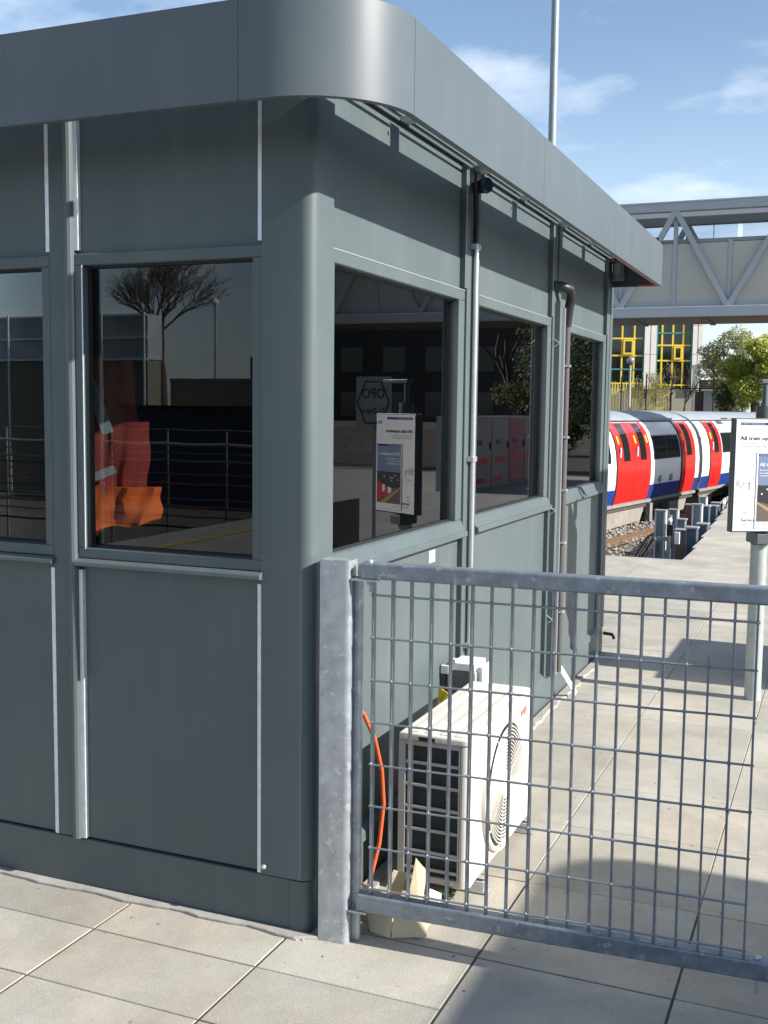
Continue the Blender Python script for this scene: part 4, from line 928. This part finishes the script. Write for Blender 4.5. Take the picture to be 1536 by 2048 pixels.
cabinet('squat brown concrete cabinet behind the signal post', -0.525, 12.6, 0.16, 0.2, 1.18, -1.12, mat('brown_concrete_case', (0.17, 0.13, 0.10), rough=0.9))
cabinet('small grey box low between the signal post and middle pale frame', -0.65, 13.5, 0.12, 0.16, 1.24, -1.12, PALEM)
cabinet('small pale junction box at the back above the row', -0.845, 17.8, 0.12, 0.16, 1.26, -1.12, CABG, WHITE)
sp = thing('signal_post', 'short galvanised signal post with small white lamp heads beside the platform corner', 'signal', (-0.495, 11.2, -1.12))
MB().box(-0.513, -0.478, 11.18, 11.22, -1.12, 0.13).build('post', GALVP, sp)
part('arm', TR_GREY, sp, -0.66, -0.514, 11.19, 11.23, 0.06, 0.11)
part('head_case', BLACK, sp, -0.535, -0.455, 11.20, 11.26, 0.1305, 0.27); MB().sphere((-0.495, 11.19, 0.33), 0.030, 10, 6).build('lamp_head', WHITE, sp); MB().tube([(-0.495, 11.23, 0.27), (-0.495, 11.23, 0.39)], 0.022, 8).build('lamp_stalk', TR_GREY, sp)
part('white_box', WHITE, sp, -0.43, -0.37, 11.18, 11.24, 0.03, 0.18); part('bracket', TR_GREY, sp, -0.4775, -0.4305, 11.2, 11.23, 0.06, 0.12)
for k in range(4):
    mb = MB(); mb.tube([(-0.85 - 0.05 * k, 12.4 + 0.1 * k, -0.05), (-1.05 - 0.05 * k, 12.6, -0.4), (-1.0, 12.8, -0.75), (-0.8 + 0.04 * k, 13.0, -1.08)], 0.014, 6)
    tag(mb.build('cable', BLACK if k % 2 else TR_GREY), 'loose cable looping down from the trackside cabinets to the ballast', 'cable', 'loose trackside cables')
for k, (x, y) in enumerate(((-0.47, 17.6), (-0.42, 17.9), (-0.50, 18.2))):
    mb = MB(); mb.sphere((x, y, 0.08 + 0.05 * (k % 2)), 0.045, 8, 6); mb.tube([(x, y, -1.12), (x, y, 0.05)], 0.012, 6)
    tag(mb.build('marker_post', WHITE), 'small white capped marker post beside the platform wall', 'marker', 'white marker posts')

# ------------------------------------------------------------------ footbridge
fbz = thing('footbridge', 'grey steel truss footbridge with beige panels crossing over the train', 'footbridge', (-2, 26.4, 0))
Y0, Y1 = 25.3, 27.5
XA, XB = -21.95, 16.75
ZB, ZBT, ZC, ZCT = 3.99, 4.20, 6.62, 6.86
for y, nm in ((Y0, 'front'), (Y1, 'rear')):
    part('bottom_chord', BR, fbz, XA, XB, y - 0.10, y + 0.10, ZB + 0.06, ZBT + 0.10, bevel=0.015)
    part('top_chord', BR, fbz, XA, XB, y - 0.11, y + 0.11, ZC, ZCT, bevel=0.02)
nodes = []
x = -2.60 - 2.63 * 7
while x < XB - 1:
    nodes.append(x); x += 2.63
for y in (Y0, Y1):
    for xa in nodes:
        m1 = MB(); m1.beam((xa, y - 0.02, ZC + 0.02), (xa + 1.315, y - 0.02, ZBT + 0.08), 0.13, 0.13, (0, 1, 0)); m1.build('diagonal', BR, fbz)
        m1 = MB(); m1.beam((xa, y - 0.021, ZC + 0.02), (xa - 1.315, y - 0.021, ZBT + 0.08), 0.13, 0.13, (0, 1, 0)); m1.build('diagonal', BR, fbz)
        part('vertical', BR, fbz, xa - 0.05, xa + 0.05, y + 0.012, y + 0.09, ZBT + 0.08, ZC)
        part('vertical', BR, fbz, xa + 1.315 - 0.05, xa + 1.315 + 0.05, y + 0.012, y + 0.09, ZBT + 0.08, 5.90)
        for k in (0, 1):
            part('side_panel', BRP, fbz, xa + 0.053 + 1.315 * k, xa - 0.053 + 1.315 * (k + 1), y + 0.035, y + 0.075, 4.46, 5.84)
            pass
        part('kick_plate', BR, fbz, xa + 0.053, xa + 2.63 - 0.053, y + 0.03, y + 0.034, ZBT + 0.10, 4.46)
    part('handrail', mat('handrail_green_grey', (0.22, 0.28, 0.27), rough=0.5), fbz, XA, XB, y + 0.10, y + 0.17, 5.86, 5.96, bevel=0.01)
for xa in nodes:
    part('window_pane', BGL, fbz, xa + 0.06, xa + 1.315 - 0.06, Y1 + 0.12, Y1 + 0.13, 5.96, 6.62); part('window_pane', BGL, fbz, xa + 1.375, xa + 2.57, Y1 + 0.12, Y1 + 0.13, 5.96, 6.62)
    part('glazing_bar', BR, fbz, xa + 0.64, xa + 0.66, Y1 + 0.10, Y1 + 0.119, 5.96, 6.62)
part('deck', BRU, fbz, XA, XB, Y0 + 0.11, Y1 - 0.11, 4.02, 4.12)
for i in range(22):
    x = XA + 0.8 + i * 1.75; part('cross_beam', BRU, fbz, x, x + 0.12, Y0 + 0.105, Y1 - 0.105, 3.985, 4.019)
rf = MB(); n = 10; arcp = [(Y0 - 0.12 + (Y1 - Y0 + 0.24) * i / n, 6.86 + 0.12 * math.sin(PI * i / n)) for i in range(n + 1)]
rf.prism(arcp + [(p[0], p[1] - 0.05) for p in reversed(arcp)], 'x', XA, XB); rmat = bpy.data.materials.new('translucent_roof'); rmat.use_nodes = True; t_ = rmat.node_tree; tb = N(t_, 'ShaderNodeBsdfTranslucent'); tb.inputs[0].default_value = (0.62, 0.64, 0.68, 1)
mx_ = N(t_, 'ShaderNodeMixShader'); mx_.inputs[0].default_value = 0.55; t_.nodes['Principled BSDF'].inputs['Base Color'].default_value = (0.5, 0.52, 0.55, 1)
t_.links.new(t_.nodes['Principled BSDF'].outputs[0], mx_.inputs[1]); t_.links.new(tb.outputs[0], mx_.inputs[2]); t_.links.new(mx_.outputs[0], t_.nodes['Material Output'].inputs[0])
rf.build('roof', rmat, fbz, smooth=True)
for i in range(12):
    x = nodes[0] + 2.63 * i + 1.1
    if x < XB: part('ceiling_light', mat('cream_light_case', (0.75, 0.72, 0.60), rough=0.4), fbz, x, x + 0.16, 26.2, 26.9, 6.88, 6.95)
for x in (-21.5, 16.2):
    for y in (Y0, Y1): part('support_column', BR, fbz, x - 0.2, x + 0.2, y - 0.2, y + 0.2, -1.14, ZB + 0.058)

# ------------------------------------------------------------------ office building
ob = thing('office_building', 'white office block with yellow window grid and dark glass behind the footbridge', 'building', (-8.5, 60, -1), rot=math.radians(16), keep=True)
YO = 60.0
BH = 9.6
MB().prism([(-26, YO + 0.35), (-5.96, YO + 0.35), (-8.4, YO + 14), (-26, YO + 14)], 'z', 0.0, BH - 0.35).build('wall', OFFW, ob); MB().prism([(-26.3, YO - 0.1), (-5.9, YO - 0.1), (-8.5, YO + 14.3), (-26.3, YO + 14.3)], 'z', BH - 0.345, BH).build('roof', OFFW, ob)
for xp0, xp1 in ((-9.12, -8.48), (-6.50, -5.96), (-13.9, -13.3), (-18.6, -18.0), (-23.4, -22.8)):
    xm = (xp0 + xp1) / 2
    for z in (2.95, 4.9, 6.5, 8.1): 
        part('pier_panel', OFFW, ob, xp0, xm - 0.02, YO - 0.05, YO + 0.35, z + 0.0, min(z + (1.93 if z < 3 else 1.58), BH - 0.35)); part('pier_panel', OFFW, ob, xm + 0.02, xp1, YO - 0.05, YO + 0.35, z, min(z + (1.93 if z < 3 else 1.58), BH - 0.35))
part('wall_base', mat('base_wall', (0.30, 0.27, 0.20), rough=0.8), ob, -26, -5.97, YO + 0.2, YO + 0.345, 0.0, 3.0)
def bay(x0, x1, vx, zlist, greens, opener):
    zs = [3.05] + zlist + [BH - 0.4]
    xs_ = [x0] + vx + [x1]
    for i in range(len(xs_) - 1):
        for j in range(len(zs) - 1):
            part('window_pane', DGL, ob, xs_[i] + 0.03, xs_[i + 1] - 0.03, YO + 0.2, YO + 0.24, zs[j] + 0.02, zs[j + 1] - 0.02)
    for xx in vx: part('window_frame', YELF, ob, xx - 0.047, xx + 0.047, YO + 0.1, YO + 0.199, 3.05, BH - 0.4)
    for z, g_ in zip(zlist, greens): part('window_frame', GREENF if g_ else YELF, ob, x0, x1, YO + 0.08, YO + 0.099, z - 0.042, z + 0.042)
    part('window_frame', GREENF, ob, x0, x0 + 0.08, YO + 0.06, YO + 0.19, 3.05, BH - 0.4); part('window_frame', GREENF, ob, x1 - 0.08, x1, YO + 0.06, YO + 0.19, 3.05, BH - 0.4)
    for (a, b, z0, z1) in opener:
        f = MB(); f.box(a, b, YO, YO + 0.07, z0, z0 + 0.1); f.box(a, b, YO, YO + 0.07, z1 - 0.1, z1); f.box(a, a + 0.09, YO, YO + 0.07, z0 + 0.1, z1 - 0.1); f.box(b - 0.09, b, YO, YO + 0.07, z0 + 0.1, z1 - 0.1)
        f.build('window_frame', YELF, ob)
bay(-13.3, -9.12, [-12.4, -11.4, -10.34, -9.67], [3.27, 4.06, 4.82, 5.77, 6.56, 7.5, 8.4], (0, 1, 0, 0, 1, 0, 0), ((-10.28, -9.73, 4.88, 5.71),))
bay(-8.48, -6.50, [-8.15, -7.56, -6.99], [3.2, 4.55, 5.40, 6.08, 6.9, 7.7, 8.5], (0, 0, 0, 1, 0, 0, 1), ((-7.50, -7.05, 4.61, 5.34),))
bay(-18.0, -13.9, [-17, -16, -15], [3.2, 4.9, 6.4, 8.0], (0, 1, 0, 1), ())
bay(-22.8, -18.6, [-21.8, -20.8, -19.8], [3.2, 4.9, 6.4, 8.0], (0, 1, 0, 1), ())

# ------------------------------------------------------------------ palisade fences
bankp = MB(); bankp.prism([(42, -1.14), (45, 0.8), (75, 0.9), (75, -1.14)], 'x', -60, 30); bankp.build('embankment', DIRT, None, kind='structure')
yf = thing('palisade_fence', 'yellow palisade fence with rounded pale tops in front of the office block', 'fence', (-9, 50, 0.85), rot=math.radians(12), keep=True)
for k in range(12):
    x0 = -20.0 + k * 1.16; m_ = MB()
    for i in range(8):
        x = x0 + i * 0.128; zt = 3.05 - (0.10 if i in (0, 7) else 0)
        m_.box(x, x + 0.07, 50.0, 50.03, 0.86, zt); m_.prism([(x, zt), (x + 0.07, zt), (x + 0.035, zt + 0.09)], 'y', 50.0, 50.03)
    m_.build('pales', YELP, yf, kind='stuff')
    part('post', IRON, yf, x0 - 0.10, x0 - 0.04, 49.98, 50.06, 0.86, 3.5 if k % 2 else 3.35)
part('rail', YELP, yf, -20.2, -6.1, 50.031, 50.06, 1.3, 1.36); part('rail', YELP, yf, -20.2, -6.1, 50.031, 50.06, 2.6, 2.66)
sf = thing('railing_fence', 'dark iron railing with thin spiked posts continuing to the right of the yellow fence', 'fence', (-3, 49, 0.85))
for k in range(26): part('post', IRON, sf, -6.0 + k * 0.62, -5.96 + k * 0.62, 49.0, 49.04, 0.86, 3.25)
part('rail', IRON, sf, -6.0, 9.6, 49.041, 49.07, 1.2, 1.26); part('rail', IRON, sf, -6.0, 9.6, 49.041, 49.07, 2.75, 2.8)
# low white frame building and grey shed
wf = thing('white_canopy', 'white flat canopy frame standing behind the bushes right of the office', 'canopy', (-4.4, 56, 0.9))
part('beam', OFFW, wf, -6.0, -3.5, 56, 56.3, 3.95, 4.13); part('post', OFFW, wf, -3.7, -3.55, 56, 56.15, 0.9, 3.949); part('post', OFFW, wf, -5.95, -5.8, 56, 56.15, 0.9, 3.949)
part('wall', BRICK, wf, -5.7, -3.72, 57, 57.2, 0.9, 3.4)
gs = thing('grey_shed', 'low pale grey shed seen behind the railing under the tree', 'shed', (-3.8, 53, 0.9))
part('wall', mat('shed_wall', (0.36, 0.36, 0.35), rough=0.8, var=0.15, vscale=1), gs, -5.0, -3.7, 53, 55, 0.9, 2.75); part('roof', OFFW, gs, -5.1, -3.6, 52.9, 55.1, 2.751, 2.85); part('door', mat('shed_door', (0.10, 0.06, 0.05), rough=0.8), gs, -5.45, -5.05, 53.2, 53.4, 0.9, 2.7)
# dark gabled house on the far right
dh = thing('house', 'house with dark steep gabled roof at the right edge behind the tree', 'house', (2, 75, -1))
hp = MB(); hp.prism([(-2.9, 5.2), (1.6, 9.0), (6.1, 5.2)], 'y', 72, 84); hp.build('roof', DROOF, dh); part('wall', BRICK, dh, -2.3, 5.5, 72.6, 83.4, -1, 5.19)
part('window', DGL, dh, 0.8, 2.2, 72.57, 72.599, 2.5, 4.0)
# street lamp with globe
sl_ = thing('street_lamp', 'thin street lamp with a round glass globe in front of the office block', 'street lamp', (-7.95, 46, 0.8))
MB().tube([(-7.35, 46, 0.8), (-7.35, 46, 3.75)], [0.07, 0.05], 10).build('post', mat('lamp_post_grey', (0.36, 0.34, 0.30), rough=0.6), sl_)
MB().sphere((-7.35, 46, 3.92), 0.17, 16, 12).build('globe', mat('globe_glass', (0.35, 0.33, 0.30), rough=0.12, metal=0.5), sl_); MB().tube([(-7.35, 46, 3.74), (-7.35, 46, 3.80)], 0.09, 12).build('collar', IRON, sl_)
# tall lamp column above the kiosk roof
lc = thing('lamp_column', 'tall plain galvanised lamp column rising into the sky behind the kiosk roof', 'lamp column', (-1.59, 9.0, 0))
MB().tube([(-1.585, 9.0, 0.0), (-1.585, 9.0, 9.5)], [0.055, 0.033], 18).build('column', mat('dull_column', (0.24, 0.27, 0.29), rough=0.5, metal=0.3, var=0.12, vscale=10), lc); MB().beam((-1.585, 9.0, 9.4), (-0.9, 9.0, 9.6), 0.06, 0.06).build('arm', GALV, lc); MB().box(-1.2, -0.75, 8.88, 9.12, 9.55, 9.68).build('lantern', TR_GREY, lc)

# ------------------------------------------------------------------ trees
def limbs(mb, p, d, L, r, depth, rr, ends, spread=0.6, shrink=0.72):
    q = p + d * L; mid = p + d * L * 0.5 + Vector((rr.uniform(-.05, .05), rr.uniform(-.05, .05), 0)) * L
    mb.tube([p, mid, q], [r, r * 0.85, r * 0.7], 6 if depth > 1 else 4, cap=False)
    ends.append((q, depth))
    if depth == 0: return
    for _ in range(3 if depth > 1 else 3):
        nd = (d + Vector((rr.uniform(-1, 1), rr.uniform(-1, 1), rr.uniform(-.35, .7))) * spread).normalized()
        limbs(mb, q if rr.random() < 0.7 else mid, nd, L * shrink * rr.uniform(0.8, 1.15), r * 0.62, depth - 1, rr, ends, spread, shrink)
def leaf_crown(name, m, parent, clumps, rr, n, size, squash=0.85):
    mb = MB(); tot = sum(c[1] ** 2 for c in clumps)
    for (c, R) in clumps:
        for _ in range(int(n * R * R / tot)):
            while True:
                v = Vector((rr.uniform(-1, 1), rr.uniform(-1, 1), rr.uniform(-1, 1)))
                if 0.25 < v.length < 1: break
            v = v.normalized() * (rr.uniform(0.35, 1.0) ** 0.55) * R * rr.uniform(0.8, 1.12)
            p = c + Vector((v.x, v.y, v.z * squash)); s_ = size * rr.uniform(0.6, 1.4)
            a = Vector((rr.uniform(-1, 1), rr.uniform(-1, 1), rr.uniform(-1, 1))).normalized(); b_ = a.orthogonal().normalized()
            k = len(mb.v); mb.v += [tuple(p - a * s_), tuple(p + b_ * s_ * 0.55), tuple(p + a * s_), tuple(p - b_ * s_ * 0.55)]; mb.f.append((k, k + 1, k + 2, k + 3))
    me = bpy.data.meshes.new(name); org = ORG[parent.name]; me.from_pydata([(a - org.x, b - org.y, c - org.z) for a, b, c in mb.v], [], mb.f); me.materials.append(m)
    o = bpy.data.objects.new(name, me); COL.objects.link(o); o.parent = parent; return o
def leafmat(name, col):
    m = bpy.data.materials.new(name); m.use_nodes = True; t = m.node_tree; b = t.nodes['Principled BSDF']; b.inputs['Roughness'].default_value = 0.6
    g = N(t, 'ShaderNodeNewGeometry'); r = N(t, 'ShaderNodeMapRange'); r.inputs[3].default_value = 0.55; r.inputs[4].default_value = 1.45; t.links.new(g.outputs['Random Per Island'], r.inputs[0])
    mu = N(t, 'ShaderNodeVectorMath', operation='SCALE'); mu.inputs[0].default_value = col; t.links.new(r.outputs[0], mu.inputs['Scale']); t.links.new(mu.outputs[0], b.inputs['Base Color'])
    tr = N(t, 'ShaderNodeBsdfTranslucent'); t.links.new(mu.outputs[0], tr.inputs[0]); mx = N(t, 'ShaderNodeMixShader'); mx.inputs[0].default_value = 0.35
    o = t.nodes['Material Output']; t.links.new(b.outputs[0], mx.inputs[1]); t.links.new(tr.outputs[0], mx.inputs[2]); t.links.new(mx.outputs[0], o.inputs[0]); return m
L1 = leafmat('leaves_lime', (0.36, 0.39, 0.06)); L2 = leafmat('leaves_pale', (0.34, 0.35, 0.15)); L3 = leafmat('leaves_dark', (0.08, 0.10, 0.022))
def leafy_tree(name, label, base, clumps, m, n, size, seed, trunk_r=0.14, group=None, h=1.6):
    rr = random.Random(seed); t = thing(name, label, 'tree', base, group=group); mb = MB(); ends = []
    limbs(mb, Vector(base), Vector((0, 0, 1)), h, trunk_r, 3, rr, ends); mb.build('trunk', BARK, t)
    leaf_crown('crown', m, t, [(Vector(c), R) for c, R in clumps], rr, n, size); return t
rr = random.Random(4)
def clumpset(cx_, cy_, cz, RX, RZ, n, r0, seed):
    q = random.Random(seed); out = []
    for _ in range(n):
        a = q.uniform(0, 6.28); k = q.uniform(0, 1) ** 0.5; z = q.uniform(-1, 1); s_ = math.sqrt(max(0.05, 1 - z * z * 0.8))
        out.append(((cx_ + RX * k * s_ * math.cos(a), cy_ + RX * 0.8 * k * s_ * math.sin(a), cz + RZ * z), r0 * q.uniform(0.55, 1.2)))
    return out
leafy_tree('broadleaf_tree', 'bushy lime green tree coming into leaf right of the office block', (-2.1, 46, 0.8), clumpset(-2.0, 46, 3.35, 1.35, 1.25, 44, 0.55, 1), L1, 30000, 0.055, 21)
leafy_tree('broadleaf_tree', 'taller pale green tree with airy crown left of the lime green tree', (-3.7, 50, 0.8), clumpset(-3.55, 50, 4.05, 1.25, 1.35, 34, 0.45, 2), L2, 9500, 0.05, 22, trunk_r=0.09)
leafy_tree('broadleaf_tree', 'dark green ivy clad tree below the lime green crown beside the shed', (-3.1, 47.5, 0.8), clumpset(-2.9, 47.5, 2.2, 0.8, 1.0, 16, 0.45, 3), L3, 5200, 0.05, 23, trunk_r=0.08)
def bare_tree(label, base, h, seed, depth=4, r=0.05, spread=0.55, group=None, name='bare_tree', m=TWIG, leaves=0, shrink=0.74, trunk=0.0):
    rr = random.Random(seed); t = thing(name, label, 'tree', base, group=group); mb = MB(); ends = []
    b0 = Vector(base)
    if trunk: mb.tube([b0, b0 + Vector((0.1, 0, trunk * 0.5)), b0 + Vector((0, 0, trunk))], [r * 1.4, r * 1.1, r], 8); base = tuple(b0 + Vector((0, 0, trunk - 0.1)))
    limbs(mb, Vector(base), Vector((0, 0, 1)), h, r, depth, rr, ends, spread, shrink); mb.build('branches', m, t)
    if leaves: leaf_crown('crown', L2, t, [(e[0], 0.22) for e in ends if e[1] <= 1][:60], rr, leaves, 0.03)
    return t
bare_tree('thin budding tree in front of the second office window bay', (-7.05, 51.5, 0.85), 1.05, 31, 4, 0.05, leaves=500)
bare_tree('thin bare tree standing against the white office pier', (-6.3, 51, 0.85), 1.15, 32, 4, 0.045, leaves=300)
bare_tree('low bare bush beside the yellow palisade fence', (-7.8, 51, 0.85), 0.8, 33, 4, 0.04, leaves=300)
bare_tree('bare tree with reddish twigs between the office pier and the shed', (-5.6, 50.5, 0.85), 0.95, 34, 4, 0.045)
# trees off to the right and behind, seen in reflections
leafy_tree('broadleaf_tree', 'dark green tree beyond the bridge far to the right', (9.5, 38, 0), clumpset(8.5, 38, 3.0, 2.2, 2.2, 34, 0.8, 5), L3, 12000, 0.07, 24, trunk_r=0.25, h=2.0)
fb2 = thing('reflection_block', 'long dark block added out of view on the right to darken window reflections', 'building', (20, 64, -1))  # dark block added unseen to dim what the side windows mirror
part('wall', mat('dark_block_wall', (0.05, 0.045, 0.042), rough=0.9, var=0.2, vscale=1), fb2, 5.5, 44, 64, 76, -1, 12.5); part('roof', DROOF, fb2, 5.2, 44.3, 63.7, 76.3, 12.501, 13.0)  # wall colour set dark so the mirrored block dims the glass
for i in range(12):
    for j in range(4):
        w_ = part('window_frame', SIGNF, fb2, 7 + i * 3, 8.6 + i * 3, 63.93, 63.999, 1.2 + j * 2.9, 2.8 + j * 2.9); part('window_pane', DGL, w_, 7.1 + i * 3, 8.5 + i * 3, 63.9, 63.929, 1.3 + j * 2.9, 2.7 + j * 2.9)

# ------------------------------------------------------------------ behind the camera: what the front windows mirror
bare_tree('big bare tree behind the photographer mirrored in the front window', (-34.4, -50, -1.1), 1.75, 43, 7, 0.20, spread=0.78, name='bare_tree', m=BARK, shrink=0.84, trunk=4.7)
sb = thing('scaffolded_building', 'building wrapped in white sheeting and khaki netting mirrored in the front window', 'building', (-22, -26, -1.1))
part('netting', NET, sb, -26, -18.05, -25.7, -25.0, -1.1, 3.08); part('sheeting', SHEET, sb, -26, -18.0, -25.7, -24.95, 3.1, 4.45)
for z in (3.1, 3.75, 4.43): part('scaffold_tube', TRIM, sb, -26, -17.98, -24.93, -24.87, z - 0.03, z + 0.03)
for x in (-25, -23.2, -21.4, -19.6, -18.05): part('scaffold_tube', TRIM, sb, x - 0.025, x + 0.025, -24.86, -24.81, -1.1, 4.5)
lw = thing('boundary_wall', 'long low beige boundary wall across the tracks mirrored in the front window', 'wall', (-20, -26, -1.1)); part('wall', mat('beige_render', (0.38, 0.33, 0.24), rough=0.9, var=0.2, vscale=1), lw, -17.9, 10, -26.3, -26.0, -1.1, 2.45)
hd_ = thing('dark_hoarding', 'dark green hoarding standing behind the beige boundary wall behind the photographer', 'hoarding', (-5, -28, -1.1)); part('panel', mat('hoarding_green', (0.02, 0.03, 0.028), rough=0.7), hd_, -16.2, 10, -28.2, -28, -1.1, 3.3)
part('coping', CONC, lw, -17.9, 10.02, -26.4, -25.95, 2.451, 2.55)
vn = thing('service_shed', 'dark blue service shed standing before the boundary wall behind the photographer', 'shed', (-12, -24, -1.1)); part('wall', mat('shed_blue', (0.02, 0.035, 0.08), rough=0.6), vn, -17.5, -6, -24.5, -23, -1.1, 1.6); part('roof', DROOF, vn, -17.6, -5.9, -24.6, -22.9, 1.601, 1.72)
cr_ = thing('cable_rack', 'long trackside rack of posts carrying grey and pink cables behind the photographer', 'cable rack', (-14, -14, -1.1))
for k in range(26): part('post', TR_GREY, cr_, -30 + k * 1.25, -29.965 + k * 1.25, -14.02, -13.99, -1.1, 1.25)
for i, (z, m, r) in enumerate(((1.28, TR_GREY, 0.012), (1.02, CONC, 0.035), (0.86, TR_GREY, 0.018), (0.72, CONC, 0.02), (0.60, RUST, 0.018), (0.48, PINKC, 0.016), (0.30, PINKC, 0.02), (0.16, RUST, 0.014), (0.02, CONC, 0.016), (-0.12, PINKC, 0.03), (-0.3, TR_GREY, 0.02), (-0.5, IRON, 0.02))):
    pts = [(-30 + j * 0.625, -13.95, z - (0.018 * (j % 2))) for j in range(52)]
    MB().tube(pts, r, 6).build('cable', m, cr_)
for i, y in enumerate((-11.2, -12.6)):
    r_ = thing('rail', ('rail of the rear siding nearer the platform behind the photographer', 'rail of the rear siding farther from the platform behind the photographer')[i], 'rail', (-20, y, -1.1)); part('rail_bar', RUST, r_, -40, -7.2, y - 0.035, y + 0.035, -1.1, -0.95)
lp = thing('lamp_post', 'thin lamp post beyond the cable rack mirrored in the front window', 'lamp post', (-22.5, -38, -1.1)); MB().tube([(-23.6, -38, -1.1), (-23.6, -38, 6.1)], 0.06, 8).build('post', GALV, lp); MB().sphere((-23.6, -38, 6.15), 0.16, 8, 6).build('lantern', WHITE, lp)
print('slabs', NSLAB[0], 'objects', len(bpy.data.objects))
